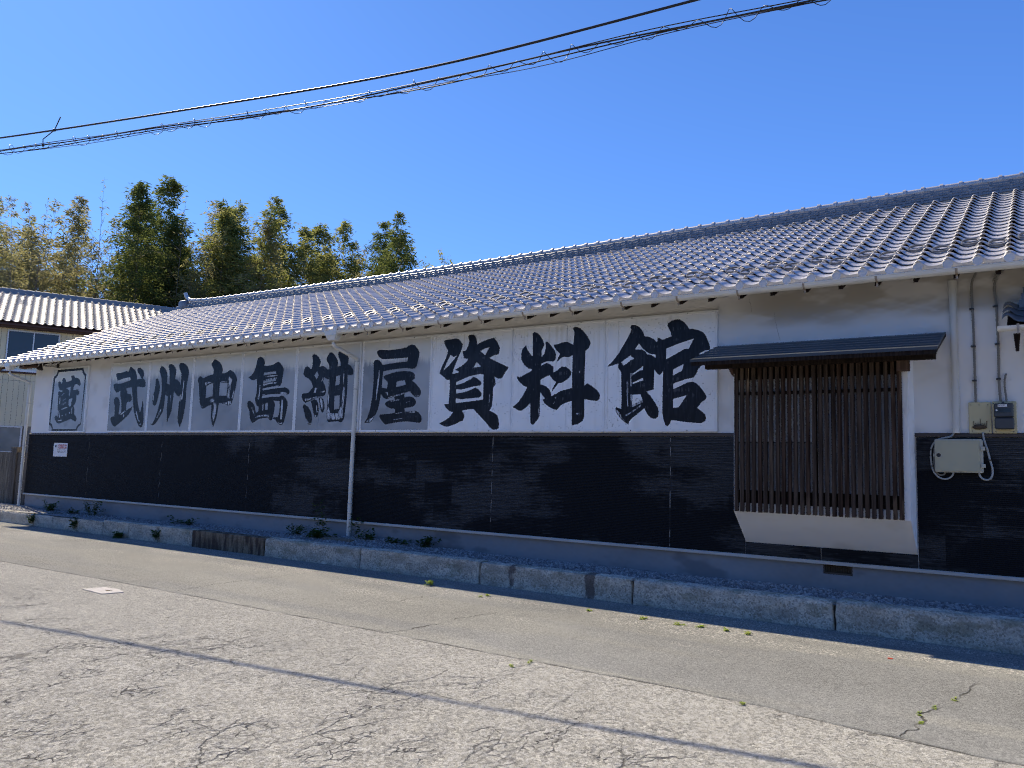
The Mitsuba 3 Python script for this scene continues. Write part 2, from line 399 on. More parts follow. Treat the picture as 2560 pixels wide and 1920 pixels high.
def ink(p, n, uv):
    brush = fbm(p.x * 45, 1.0, p.z * 5, 3)
    c = mix((0.0045, 0.0055, 0.0095), (0.010, 0.012, 0.019), smoothstep(0.35, 0.75, brush))
    chalk = smoothstep(0.50, 0.68, 0.72 * fbm(p.x * 1.6, 3.0, p.z * 1.9, 3) + 0.28 * noise(p.x * 60, 2.0, p.z * 4)) * film_edge(p.x, p.z, 0.07)
    c = mix(c, (0.045, 0.053, 0.070), chalk * 0.25)
    scr = smoothstep(0.78, 0.88, noise(p.x * 90, 4.0, p.z * 14) * 0.75 + 0.25 * noise(p.x * 6, 2.0, p.z * 6))
    return mix(c, (0.12, 0.125, 0.14), scr * 0.45)


mat('black_paint', ink, 0.35, specular=0.3)
mat('bare_paint', lambda p, n, uv: mix((0.50, 0.515, 0.54), (0.04, 0.045, 0.06), smoothstep(0.46, 0.62, fbm(p.x * 60, 3.0, p.z * 8, 3))), 0.45)
mat('sign_white', (0.66, 0.66, 0.68), 0.5)
mat('sign_red', (0.36, 0.02, 0.03), 0.5)
mat('sign_ink', (0.05, 0.05, 0.06), 0.5)

mat('cream_board', lambda p, n, uv: mi.Color3f(0.54, 0.475, 0.28) * (0.9 + 0.2 * fbm(p.x * 6, p.y * 6, p.z * 6, 3)), 0.55)
mat('khaki_box', lambda p, n, uv: mi.Color3f(0.42, 0.395, 0.275) * (0.95 + 0.1 * fbm(p.x * 5, p.y * 5, p.z * 5, 3)), 0.5)
mat('pale_box', (0.45, 0.435, 0.36), 0.5)
mat('grey_conduit', lambda p, n, uv: mi.Color3f(0.20, 0.19, 0.17) * (0.8 + 0.4 * fbm(p.x * 20, p.y * 20, p.z * 6, 3)), 0.6)
mat('pale_conduit', (0.36, 0.37, 0.36), 0.55)
mat('black_plastic', (0.016, 0.016, 0.018), 0.45)
mat('meter_grey', (0.055, 0.058, 0.064), 0.35)
mat('scorched', lambda p, n, uv: mix((0.02, 0.014, 0.01), (0.13, 0.09, 0.05), fbm(p.x * 90, p.y * 90, p.z * 90, 3)), 0.8)
mat('screw_metal', (0.10, 0.095, 0.085), 0.5)
mat('cable_black', (0.012, 0.012, 0.014), 0.4)
mat('steel_wire', (0.16, 0.16, 0.17), 0.35, metallic=0.6)

mat('beige_siding', lambda p, n, uv: mi.Color3f(0.64, 0.575, 0.39) * (0.9 + 0.2 * fbm(p.x * 3, p.y * 3, p.z * 0.8, 3)), 0.6)
mat('red_brown_trim', (0.060, 0.026, 0.020), 0.6)
mat('frosted_glass', lambda p, n, uv: mix((0.15, 0.16, 0.15), (0.27, 0.28, 0.27), fbm(p.x * 3, p.y * 3, p.z * 3, 3)), 0.25)
mat('shade_wall', lambda p, n, uv: mi.Color3f(0.20, 0.18, 0.15) * (0.8 + 0.4 * fbm(p.x * 2, p.y * 2, p.z * 2, 3)), 0.85)
mat('stained_board', wood((0.05, 0.042, 0.033), (0.12, 0.10, 0.08)), 0.85)
mat('fence_board', wood((0.08, 0.066, 0.048), (0.19, 0.165, 0.125)), 0.85)


def leaf(key, a, b, trans=0.9):
    scene[key] = {'type': 'principledthin', 'base_color': mikit.proc((lambda a, b: lambda p, n, uv: mix(a, b, noise(p.x * 2.1, p.y * 2.1, p.z * 2.1)))(a, b)),
                  'roughness': 0.45, 'diff_trans': trans}


leaf('bamboo_green', (0.175, 0.205, 0.05), (0.33, 0.325, 0.11), 1.25)
leaf('bamboo_dark', (0.075, 0.115, 0.033), (0.20, 0.22, 0.065), 1.1)
leaf('bamboo_tan', (0.20, 0.195, 0.075), (0.39, 0.36, 0.18), 1.2)
leaf('weed_leaf', (0.030, 0.065, 0.018), (0.065, 0.12, 0.032), 0.9)
leaf('sprout_leaf', (0.30, 0.40, 0.06), (0.42, 0.48, 0.12))
mat('culm', lambda p, n, uv: mix((0.115, 0.10, 0.06), (0.20, 0.17, 0.11), noise(p.x * 3, p.y * 3, p.z * 0.7)), 0.6)
mat('dead_culm', lambda p, n, uv: mix((0.10, 0.075, 0.055), (0.19, 0.15, 0.115), noise(p.x * 3, p.y * 3, p.z * 0.7)), 0.7)
mat('stem_green', (0.05, 0.07, 0.025), 0.7)
mat('cover_concrete', lambda p, n, uv: mi.Color3f(0.34, 0.325, 0.31) * (0.8 + 0.4 * fbm(p.x * 30, p.y * 30, p.z * 30, 3)), 0.85)
mat('red_plastic', (0.55, 0.06, 0.03), 0.5)
GLYPHS = {
    'bu': (['-16736,3313 -16714,3327 -16536,3330 -16338,3361 -16275,3348 -16242,3362 -16223,3415 -16201,3444 -16157,3437 -16092,3404 -16019,3371 -15971,3315 -15933,3245 -15916,3162 -15795,3172 -15729,3179 -15659,3162 -15606,3116 -15588,3067 -15592,3014 -15626,2984 -15771,2996 -15891,3010 -15879,2893 -15846,2746 -15799,2610 -15717,2460 -15693,2493 -15659,2607 -15660,2737 -15618,2635 -15585,2472 -15561,2319 -15568,2224 -15597,2157 -15645,2143 -15707,2167 -15785,2244 -15880,2380 -15949,2506 -16003,2672 -16047,2839 -16088,3006 -16301,2984 -16257,2914 -16223,2859 -16137,2866 -16089,2830 -16061,2781 -16065,2722 -16095,2694 -16216,2689 -16234,2668 -16246,2599 -16243,2511 -16118,2548 -16005,2600 -16043,2508 -16134,2417 -16326,2307 -16490,2225 -16606,2166 -16650,2167 -16718,2202 -16792,2271 -16813,2331 -16789,2376 -16728,2390 -16675,2389 -16674,2508 -16690,2618 -16732,2678 -16729,2758 -16691,2802 -16629,2807 -16572,2784 -16519,2723 -16496,2653 -16505,2565 -16511,2427 -16419,2460 -16425,2563 -16444,2692 -16471,2762 -16510,2842 -16511,2946 -16608,2904 -16680,2911 -16751,2968 -16787,3029 -16804,3080 -16735,3103 -16546,3091 -16339,3123 -16152,3156 -16166,3196 -16206,3232 -16213,3219 -16438,3201 -16636,3162 -16686,3196', '-15934,3382 -15896,3410 -15828,3412 -15756,3379 -15689,3323 -15664,3263 -15682,3211 -15719,3171 -15763,3185 -15831,3251 -15908,3313'],
        [],
        ['-16483,2416 -16417,2450 -16276,2504 -16261,2484 -16346,2444 -16465,2411', '-16329,2424 -16294,2424 -16288,2380 -16329,2358', '-15897,2539 -15874,2544 -15844,2485 -15688,2272 -15712,2263 -15779,2321 -15864,2447', '-15694,2215 -15657,2226 -15642,2205 -15678,2198']),
    'shu': (['-15232,3128 -15211,3154 -15162,3150 -15105,3086 -15067,2999 -15064,2895 -15096,2764 -15137,2651 -15171,2600 -15219,2592 -15263,2616 -15293,2683 -15291,2769 -15239,2929 -15228,3033', '-15110,3285 -15118,3343 -15059,3411 -14984,3389 -14913,3334 -14857,3275 -14823,3188 -14832,3076 -14832,3036 -14787,3032 -14735,2997 -14750,3176 -14785,3328 -14813,3386 -14790,3427 -14728,3438 -14645,3406 -14577,3356 -14543,3298 -14544,3214 -14560,3122 -14484,3105 -14400,3051 -14352,2985 -14352,3160 -14370,3244 -14424,3312 -14457,3388 -14424,3437 -14340,3438 -14245,3410 -14161,3346 -14115,3279 -14113,3197 -14141,3051 -14161,2905 -14149,2740 -14147,2594 -14173,2439 -14220,2267 -14289,2144 -14354,2240 -14379,2350 -14373,2515 -14367,2690 -14364,2759 -14395,2760 -14460,2785 -14529,2842 -14577,2881 -14570,2797 -14581,2704 -14596,2575 -14595,2501 -14643,2391 -14695,2308 -14712,2252 -14735,2253 -14744,2382 -14771,2504 -14764,2662 -14761,2774 -14811,2785 -14857,2809 -14866,2805 -14867,2664 -14876,2552 -14904,2459 -14987,2357 -15086,2255 -15159,2200 -15222,2190 -15299,2215 -15227,2228 -15145,2340 -15077,2499 -15027,2668 -14997,2808 -14991,2949 -15034,3159 -15076,3236'],
        [],
        ['-14259,3083 -14241,3087 -14243,2981 -14252,2779 -14265,2692 -14308,2700 -14296,2762 -14273,2927', '-14973,2526 -14954,2497 -15071,2330 -15100,2340', '-14353,2791 -14329,2795 -14323,2744 -14333,2652 -14357,2671', '-14679,2800 -14663,2799 -14646,2659 -14665,2660', '-15271,2806 -15248,2815 -15251,2711 -15277,2702', '-15099,2237 -15000,2339 -14990,2320 -15143,2199']),
    'naka': (['-13398,3373 -13321,3452 -13263,3447 -13174,3406 -13097,3349 -13051,3285 -13039,3223 -13050,3172 -12939,3174 -12814,3228 -12750,3205 -12670,3154 -12609,3091 -12589,3029 -12605,2926 -12649,2762 -12678,2650 -12706,2590 -12750,2552 -12818,2549 -12903,2577 -13091,2581 -13104,2502 -13118,2380 -13149,2275 -13219,2144 -13270,2223 -13305,2347 -13312,2470 -13316,2577 -13421,2552 -13531,2510 -13595,2502 -13643,2539 -13689,2620 -13718,2747 -13744,2910 -13760,2983 -13798,3056 -13789,3110 -13742,3145 -13689,3134 -13626,3095 -13487,3144 -13317,3163 -13318,3235 -13338,3289 -13378,3327'],
        ['-13521,2934 -13439,2971 -13306,2994 -13300,2878 -13298,2736 -13397,2725 -13509,2697 -13516,2822', '-13099,3000 -12863,2978 -12865,2864 -12872,2733 -13102,2744 -13102,2872'],
        ['-12821,3099 -12732,3034 -12764,2948 -12777,2809 -12777,2679 -12833,2689 -12852,2742 -12825,2881 -12840,3082', '-13249,2611 -13186,2618 -13153,2573 -13166,2433 -13196,2319 -13229,2240 -13257,2364 -13254,2522', '-13100,2599 -12851,2607 -12840,2632 -12717,2625 -12712,2582 -12791,2553 -12876,2581 -13092,2585', '-13381,2649 -13308,2692 -13236,2686 -13231,2641 -13300,2621 -13356,2613', '-13572,3003 -13474,3026 -13329,3008 -13455,2990 -13537,2948', '-12668,2841 -12641,2840 -12693,2664 -12715,2677', '-13629,2547 -13579,2555 -13584,2533 -13613,2529', '-13062,3025 -12880,3009 -12878,2992 -13061,3011']),
    'shima': (['-12040,3364 -12020,3413 -11954,3433 -11892,3415 -11840,3372 -11818,3317 -11830,3260 -11729,3255 -11597,3267 -11464,3317 -11404,3297 -11333,3232 -11296,3178 -11298,3099 -11319,2996 -11325,2927 -11360,2876 -11429,2856 -11548,2871 -11692,2860 -11837,2838 -11839,2714 -11847,2662 -11869,2538 -11864,2415 -11918,2416 -11920,2513 -11968,2523 -12015,2586 -12039,2657 -12004,2746 -11998,2897 -12017,3022 -12110,3001 -12180,3015 -12268,3064 -12188,3092 -12112,3161 -12067,3258', '-11847,2803 -11662,2820 -11453,2835 -11285,2838 -11209,2843 -11142,2812 -11101,2772 -11110,2734 -11146,2709 -11340,2729 -11601,2733 -11845,2710', '-11847,2662 -11596,2682 -11374,2676 -11337,2694 -11273,2695 -11192,2646 -11136,2567 -11145,2473 -11172,2353 -11206,2233 -11252,2178 -11310,2172 -11377,2209 -11441,2270 -11507,2284 -11497,2310 -11380,2313 -11348,2390 -11339,2502 -11361,2602 -11518,2610 -11473,2548 -11478,2461 -11505,2331 -11532,2262 -11570,2250 -11611,2272 -11634,2307 -11786,2300 -11918,2279 -12008,2231 -12061,2214 -12104,2241 -12145,2303 -12171,2428 -12235,2519 -12248,2582 -12231,2617 -12176,2625 -12105,2592 -12037,2533 -12010,2461 -11984,2399 -11918,2420 -11812,2436 -11871,2494 -11877,2627', '-11881,2592 -11759,2576 -11739,2439 -11865,2424', '-11668,2596 -11564,2611 -11545,2410 -11646,2438'],
        ['-11831,3131 -11678,3138 -11501,3143 -11488,3099 -11661,3093 -11833,3082', '-11836,2967 -11691,2988 -11495,3003 -11485,2967 -11648,2956 -11833,2936', '-11741,2562 -11673,2578 -11661,2451 -11736,2448'],
        ['-11811,2988 -11628,3025 -11471,3032 -11469,3006 -11678,2992 -11823,2971', '-11832,2927 -11673,2943 -11477,2949 -11468,2923 -11671,2917 -11828,2882', '-11791,3058 -11633,3074 -11455,3075 -11454,3058 -11657,3048', '-11497,2880 -11392,2881 -11403,2858 -11535,2868', '-11367,2745 -11305,2765 -11175,2744 -11153,2713 -11353,2732', '-11839,2723 -11761,2739 -11772,2722', '-12009,2306 -11924,2345 -11792,2361 -11639,2359 -11598,2298 -11629,2324 -11789,2335 -11908,2319', '-12125,2517 -12088,2489 -12006,2346 -12025,2338', '-11293,2631 -11265,2613 -11258,2526 -11261,2277 -11312,2273 -11314,2441', '-11373,2235 -11306,2204 -11249,2217 -11266,2191 -11330,2191', '-11921,2903 -11908,2903 -11903,2716 -11914,2628 -11957,2655 -11930,2752', '-11811,2564 -11791,2563 -11786,2440 -11806,2440']),
    'kon': (['-10568,3350 -10556,3396 -10514,3406 -10458,3382 -10394,3332 -10347,3266 -10355,3220 -10382,3175 -10287,3182 -10226,3160 -10181,3120 -10128,3118 -10141,3202 -10185,3245 -10210,3289 -10192,3338 -10150,3398 -10104,3412 -10043,3384 -9980,3318 -9935,3262 -9926,3208 -9933,3159 -9854,3167 -9870,3238 -9910,3306 -9935,3365 -9923,3410 -9883,3419 -9813,3391 -9707,3353 -9678,3294 -9675,3244 -9690,3184 -9626,3160 -9571,3101 -9551,3051 -9559,3007 -9603,2995 -9682,3004 -9677,2853 -9677,2691 -9684,2545 -9701,2392 -9715,2271 -9751,2223 -9795,2207 -9865,2228 -9979,2221 -10071,2211 -10110,2234 -10130,2292 -10133,2415 -10132,2555 -10126,2703 -10127,2869 -10122,2951 -10168,2949 -10223,2976 -10249,2998 -10265,2907 -10213,2839 -10187,2780 -10180,2721 -10206,2672 -10270,2657 -10341,2651 -10481,2613 -10599,2574 -10683,2557 -10734,2585 -10774,2645 -10781,2705 -10746,2721 -10624,2726 -10521,2807 -10511,2832 -10554,2917 -10632,2979 -10720,3008 -10768,3061 -10765,3104 -10734,3171 -10693,3194 -10649,3184 -10591,3143 -10561,3150 -10550,3247 -10548,3298', '-10738,2484 -10723,2526 -10680,2521 -10610,2486 -10544,2422 -10502,2346 -10489,2254 -10507,2183 -10548,2164 -10592,2188 -10648,2281 -10694,2390', '-10545,2581 -10457,2612 -10402,2594 -10361,2535 -10336,2443 -10341,2352 -10367,2307 -10408,2295 -10440,2320 -10479,2429 -10516,2521', '-10351,2635 -10292,2641 -10242,2607 -10208,2540 -10195,2457 -10214,2391 -10248,2375 -10280,2409 -10311,2501'],
        ['-10491,3033 -10424,3097 -10382,3028 -10424,2955 -10444,2972', '-9956,2990 -9859,3003 -9860,2859 -9876,2844 -9967,2830 -9956,2912', '-9966,2658 -9845,2663 -9837,2548 -9840,2439 -9966,2425 -9969,2551'],
        ['-10130,2985 -10112,2984 -10109,2868 -10096,2620 -10091,2472 -10050,2364 -9863,2358 -9843,2402 -9793,2491 -9779,2694 -9771,2816 -9741,2790 -9728,2692 -9750,2449 -9744,2287 -9833,2256 -10098,2258 -10118,2292 -10119,2456 -10117,2662', '-9775,3028 -9758,3027 -9762,2921 -9778,2840 -9783,2906', '-10701,2626 -10628,2625 -10354,2668 -10329,2655 -10505,2613 -10685,2584', '-10479,2730 -10449,2813 -10400,2803 -10430,2720', '-10306,2742 -10206,2755 -10199,2739 -10251,2723 -10304,2717', '-10302,2925 -10271,2982 -10263,2957 -10290,2916', '-10320,2617 -10279,2625 -10231,2541 -10219,2458 -10251,2417 -10287,2500', '-10635,2272 -10617,2272 -10556,2192 -10515,2204 -10519,2179 -10554,2173 -10593,2205', '-10435,2341 -10387,2336 -10374,2319 -10408,2303', '-10400,2502 -10382,2502 -10369,2410 -10345,2402 -10365,2361 -10397,2386', '-9916,2765 -9859,2775 -9870,2762']),
    'ya': (['-9033,3333 -9029,3368 -8984,3387 -8762,3368 -8534,3378 -8400,3391 -8357,3418 -8292,3431 -8225,3414 -8167,3360 -8125,3299 -8128,3240 -8150,3157 -8173,3082 -8204,3046 -8281,3041 -8370,3062 -8538,3057 -8742,3045 -8881,3025 -8885,2934 -8894,2805 -8892,2761 -8781,2745 -8764,2843 -8813,2884 -8861,2916 -8865,2942 -8829,2962 -8738,2980 -8603,3008 -8446,3014 -8312,3004 -8245,2984 -8204,2949 -8197,2907 -8211,2874 -8259,2855 -8180,2810 -8112,2745 -8066,2693 -8063,2643 -8088,2602 -8146,2583 -8202,2605 -8259,2657 -8289,2687 -8403,2661 -8393,2589 -8344,2601 -8278,2603 -8212,2585 -8160,2538 -8152,2496 -8183,2455 -8258,2435 -8384,2421 -8381,2366 -8276,2365 -8167,2376 -8101,2354 -8045,2304 -8020,2246 -8034,2204 -8070,2184 -8168,2197 -8322,2211 -8488,2204 -8655,2184 -8780,2166 -8827,2194 -8889,2254 -8920,2297 -8899,2327 -8847,2331 -8721,2333 -8581,2353 -8588,2412 -8681,2422 -8763,2449 -8809,2493 -8796,2518 -8746,2543 -8599,2561 -8624,2608 -8737,2581 -8793,2574 -8853,2605 -8908,2658 -8912,2624 -8929,2521 -8957,2410 -9009,2316 -9074,2230 -9130,2196 -9225,2192 -9244,2201 -9183,2274 -9133,2412 -9097,2594 -9085,2768 -9082,2942 -9093,3065 -9102,3170 -9079,3217 -9020,3227 -8973,3212 -8923,3170 -8898,3134 -8771,3145 -8544,3160 -8371,3161 -8360,3227 -8638,3223 -8903,3228 -8988,3269'],
        ['-8577,2849 -8504,2859 -8409,2864 -8378,2796 -8477,2778 -8588,2764'],
        ['-8738,2602 -8514,2646 -8283,2696 -8277,2683 -8491,2630 -8731,2585', '-8976,3051 -8956,3050 -8953,2937 -8968,2807 -8992,2591 -9015,2557 -9012,2635 -8990,2895', '-9226,2201 -9146,2257 -9077,2273 -8987,2341 -9008,2298 -9119,2209', '-8812,2681 -8754,2680 -8751,2628 -8787,2664', '-8688,2541 -8509,2564 -8508,2550 -8688,2527', '-8351,2517 -8285,2532 -8296,2520 -8350,2504', '-8180,2613 -8116,2620 -8104,2603 -8147,2592', '-8319,2357 -8167,2367 -8166,2347 -8275,2348', '-8563,2344 -8430,2359 -8430,2349 -8563,2334', '-8603,2247 -8425,2262 -8424,2254 -8602,2239']),
    'shi': (['-7640,3434 -7628,3454 -7508,3464 -7388,3468 -7331,3439 -7278,3376 -7273,3346 -7304,3263 -7356,3166 -7424,3020 -7454,2924 -7314,2946 -7404,2989 -7276,3043 -7192,3098 -7152,3155 -7181,3139 -7244,3160 -7271,3266 -7212,3266 -7166,3354 -7151,3413 -7178,3484 -7155,3507 -7075,3502 -7037,3474 -7011,3413 -7006,3349 -6925,3383 -6807,3415 -6696,3432 -6641,3370 -6585,3275 -6605,3179 -6680,3174 -6773,3135 -6630,3070 -6419,2978 -6474,2919 -6528,2835 -6562,2818 -6609,2824 -6668,2855 -6654,2802 -6643,2744 -6690,2683 -6685,2554 -6698,2421 -6742,2355 -6671,2330 -6600,2291 -6575,2229 -6560,2153 -6570,2097 -6615,2073 -6673,2078 -6720,2107 -6806,2193 -6928,2295 -7027,2383 -7124,2382 -7245,2362 -7200,2303 -7198,2264 -7226,2206 -7262,2206 -7371,2158 -7507,2125 -7557,2125 -7680,2173 -7562,2219 -7476,2267 -7411,2345 -7480,2356 -7552,2412 -7593,2467 -7504,2468 -7497,2585 -7492,2734 -7501,2839 -7554,2838 -7606,2878 -7706,2947 -7665,3041 -7583,3188 -7550,3287 -7611,3372'],
        ['-7624,2989 -7584,3078 -7502,3224 -7444,3186 -7376,3207 -7418,3160 -7526,3055', '-6938,3247 -6873,3277 -6773,3296 -6851,3180', '-7003,3087 -6916,3016 -7060,3003', '-7370,2799 -7145,2874 -6929,2905 -6867,2895 -6860,2520 -7033,2505 -7367,2478 -7371,2552 -7327,2543 -7253,2536 -7107,2545 -6927,2555 -6890,2579 -6894,2617 -6944,2672 -7005,2703 -7112,2667 -7233,2637 -7368,2626 -7371,2690 -7296,2683 -7211,2690 -7042,2724 -6922,2730 -6897,2758 -6913,2792 -6987,2844 -7054,2868 -7107,2829 -7239,2780 -7374,2750'],
        ['-6751,2594 -6740,2594 -6741,2479 -6755,2460', '-6670,2755 -6653,2759 -6658,2745']),
    'ryo': (['-6029,3440 -5997,3466 -5947,3453 -5891,3403 -5840,3320 -5825,3273 -5843,3232 -5867,3201 -5864,3094 -5819,3152 -5800,3225 -5804,3318 -5775,3316 -5715,3256 -5649,3179 -5629,3123 -5635,3059 -5661,3028 -5773,3036 -5868,3006 -5868,2976 -5783,3013 -5729,2995 -5666,2950 -5664,2868 -5600,2902 -5533,2949 -5465,2941 -5402,2902 -5375,2856 -5390,2811 -5440,2768 -5522,2721 -5579,2721 -5635,2657 -5686,2604 -5667,2658 -5616,2734 -5670,2768 -5724,2838 -5777,2822 -5875,2775 -5874,2715 -5795,2690 -5730,2642 -5694,2577 -5693,2536 -5540,2609 -5375,2644 -5360,2648 -5365,2837 -5361,3099 -5427,3075 -5510,3084 -5562,3059 -5618,3012 -5599,3066 -5564,3128 -5628,3187 -5667,3240 -5667,3263 -5599,3268 -5536,3287 -5453,3292 -5354,3243 -5346,3342 -5343,3424 -5367,3480 -5324,3491 -5262,3473 -5211,3433 -5148,3361 -5097,3281 -5086,3240 -5115,3183 -5164,3146 -5169,2918 -5173,2669 -5124,2703 -5054,2660 -4974,2601 -4928,2538 -4937,2486 -4971,2456 -5050,2466 -5169,2487 -5164,2253 -5188,2191 -5262,2148 -5353,2131 -5361,2469 -5442,2449 -5534,2410 -5595,2348 -5637,2353 -5722,2391 -5798,2443 -5832,2494 -5790,2511 -5834,2553 -5876,2605 -5873,2270 -5899,2225 -5972,2145 -6005,2152 -6025,2180 -6034,2452 -6100,2393 -6175,2346 -6220,2347 -6333,2402 -6246,2461 -6160,2562 -6093,2681 -6143,2697 -6222,2751 -6273,2818 -6265,2846 -6225,2826 -6126,2869 -6018,2915 -6024,2939 -6073,2941 -6153,3001 -6205,3079 -6211,3155 -6194,3229 -6131,3290 -6110,3225 -6047,3146 -6011,3116 -6018,3332 -6017,3411'],
        [],
        ['-5631,2521 -5605,2531 -5600,2515 -5626,2507', '-5288,2300 -5255,2300 -5260,2280 -5285,2283', '-5251,2873 -5238,2877 -5243,2848 -5253,2849', '-5898,2371 -5887,2371 -5889,2261 -5898,2261', '-5661,2440 -5630,2466 -5628,2461 -5652,2434']),
    'kan': (['-4499,3428 -4484,3450 -4434,3451 -4384,3429 -4333,3378 -4303,3325 -4297,3290 -4233,3279 -4165,3242 -4116,3195 -4111,3257 -4087,3255 -4044,3225 -3920,3262 -3930,3317 -3975,3398 -3969,3438 -3917,3466 -3841,3478 -3804,3470 -3747,3430 -3710,3382 -3682,3337 -3645,3340 -3562,3317 -3498,3282 -3462,3231 -3426,3140 -3410,3095 -3417,3059 -3471,3055 -3556,3020 -3479,2950 -3497,2925 -3506,2881 -3560,2831 -3591,2762 -3623,2720 -3724,2706 -3891,2654 -3891,2583 -3797,2620 -3705,2661 -3632,2669 -3586,2648 -3532,2594 -3478,2522 -3455,2478 -3464,2444 -3522,2406 -3576,2338 -3522,2302 -3472,2254 -3459,2210 -3472,2176 -3521,2150 -3593,2153 -3720,2165 -3915,2193 -3934,2145 -3966,2111 -3995,2132 -4019,2198 -4037,2297 -4036,2475 -4033,2655 -4030,2821 -4054,2791 -4082,2769 -4111,2793 -4155,2849 -4157,2587 -4259,2563 -4195,2497 -4136,2415 -4097,2351 -4085,2297 -4096,2235 -4134,2208 -4182,2218 -4231,2254 -4266,2309 -4286,2350 -4368,2283 -4457,2221 -4501,2176 -4505,2141 -4545,2158 -4617,2213 -4679,2288 -4700,2334 -4686,2371 -4614,2342 -4611,2490 -4619,2675 -4622,2833 -4669,2891 -4665,2952 -4639,2960 -4700,2939 -4814,2915 -4822,2922 -4753,2980 -4662,3087 -4572,3223 -4513,3321 -4483,3385'],
        ['-4425,3130 -4371,3200 -4320,3133 -4251,3073 -4201,3050 -4131,3041 -4135,2996 -4187,3031 -4221,3044 -4250,3044 -4280,3089 -4330,3115 -4424,3122', '-4624,2964 -4559,3007 -4484,3051 -4478,3031 -4433,3005 -4498,2976 -4557,2933 -4588,2920', '-3990,3108 -3839,3158 -3621,3215 -3689,3088 -3745,3089 -3857,3033 -3993,2968', '-3897,2833 -3753,2898 -3776,2814 -3897,2757', '-3894,2459 -3709,2502 -3819,2351 -3893,2343', '-4460,2803 -4366,2859 -4309,2904 -4309,2847 -4356,2840 -4425,2802 -4460,2780', '-4453,2688 -4307,2745 -4307,2710 -4394,2686 -4453,2665', '-4456,2527 -4342,2533 -4311,2455 -4390,2420 -4459,2394'],
        ['-4539,2700 -4519,2699 -4514,2377 -4529,2373', '-4487,2800 -4473,2818 -4471,2642 -4484,2634', '-4479,2532 -4463,2532 -4461,2376 -4479,2367', '-4464,2394 -4316,2451 -4306,2428 -4464,2362', '-4557,2259 -4389,2352 -4330,2401 -4330,2378 -4458,2294 -4547,2245', '-4690,2334 -4659,2320 -4556,2176 -4576,2167 -4648,2250']),
    'ai': (['-19165,3164 -19165,3221 -19117,3234 -19054,3212 -19010,3179 -18978,3188 -18994,3260 -18972,3305 -18925,3311 -18861,3281 -18814,3233 -18806,3208 -18567,3249 -18607,3316 -18593,3351 -18538,3362 -18477,3341 -18431,3294 -18347,3296 -18267,3268 -18192,3211 -18171,3160 -18177,3116 -18211,3097 -18261,3119 -18323,3150 -18415,3139 -18454,3090 -18471,3021 -18413,3009 -18321,3026 -18253,3014 -18198,2963 -18190,2913 -18232,2884 -18319,2902 -18298,2826 -18313,2747 -18358,2679 -18410,2650 -18354,2599 -18336,2550 -18340,2461 -18257,2410 -18210,2350 -18230,2301 -18275,2292 -18353,2312 -18464,2353 -18695,2305 -18938,2252 -19015,2248 -19100,2284 -19169,2340 -19198,2391 -19166,2436 -19117,2436 -19051,2399 -19066,2541 -19098,2613 -19107,2775 -19112,2897 -19141,2970 -19116,2999 -19068,3006 -19004,2976 -18947,2984 -18953,3020 -19072,3029 -19121,3081'],
        ['-18785,3060 -18589,3099 -18586,3024 -18595,2904 -18618,2874 -18665,2921 -18615,2965 -18663,3026 -18723,3038', '-18626,2804 -18468,2831 -18501,2742 -18505,2652 -18597,2634 -18628,2704'],
        ['-18972,2904 -18900,2943 -18854,2956 -18860,2931 -18951,2898', '-18933,2792 -18819,2809 -18765,2828 -18779,2798 -18912,2781', '-18946,2696 -18841,2709 -18751,2747 -18673,2740 -18748,2730 -18819,2696 -18934,2683', '-18946,2582 -18711,2626 -18597,2631 -18708,2609 -18913,2562', '-19046,2855 -19012,2854 -19004,2692 -19028,2692', '-19050,2561 -19020,2561 -18942,2388 -19000,2389', '-18471,2621 -18441,2611 -18437,2472 -18467,2462', '-18726,2486 -18687,2485 -18688,2435 -18727,2436', '-18558,2513 -18519,2513 -18522,2473 -18560,2473', '-18884,2448 -18845,2447 -18848,2412 -18878,2418', '-19068,2324 -18874,2337 -18869,2307 -19026,2308']),
    'frame': (['-19235,3513 -18105,3513 -18083,3454 -18037,3403 -17960,3355 -17983,2779 -18011,2217 -18072,2192 -18138,2144 -18172,2065 -19281,2072 -19282,2138 -19343,2199 -19428,2225 -19417,2782 -19396,3348 -19294,3395 -19245,3455'],
        ['-19186,3457 -18158,3460 -18120,3396 -18065,3345 -18017,3313 -18018,2770 -18027,2256 -18114,2222 -18180,2173 -18199,2119 -19230,2122 -19250,2178 -19300,2239 -19376,2270 -19350,2801 -19329,3309 -19247,3352 -19197,3406'],
        []),
}
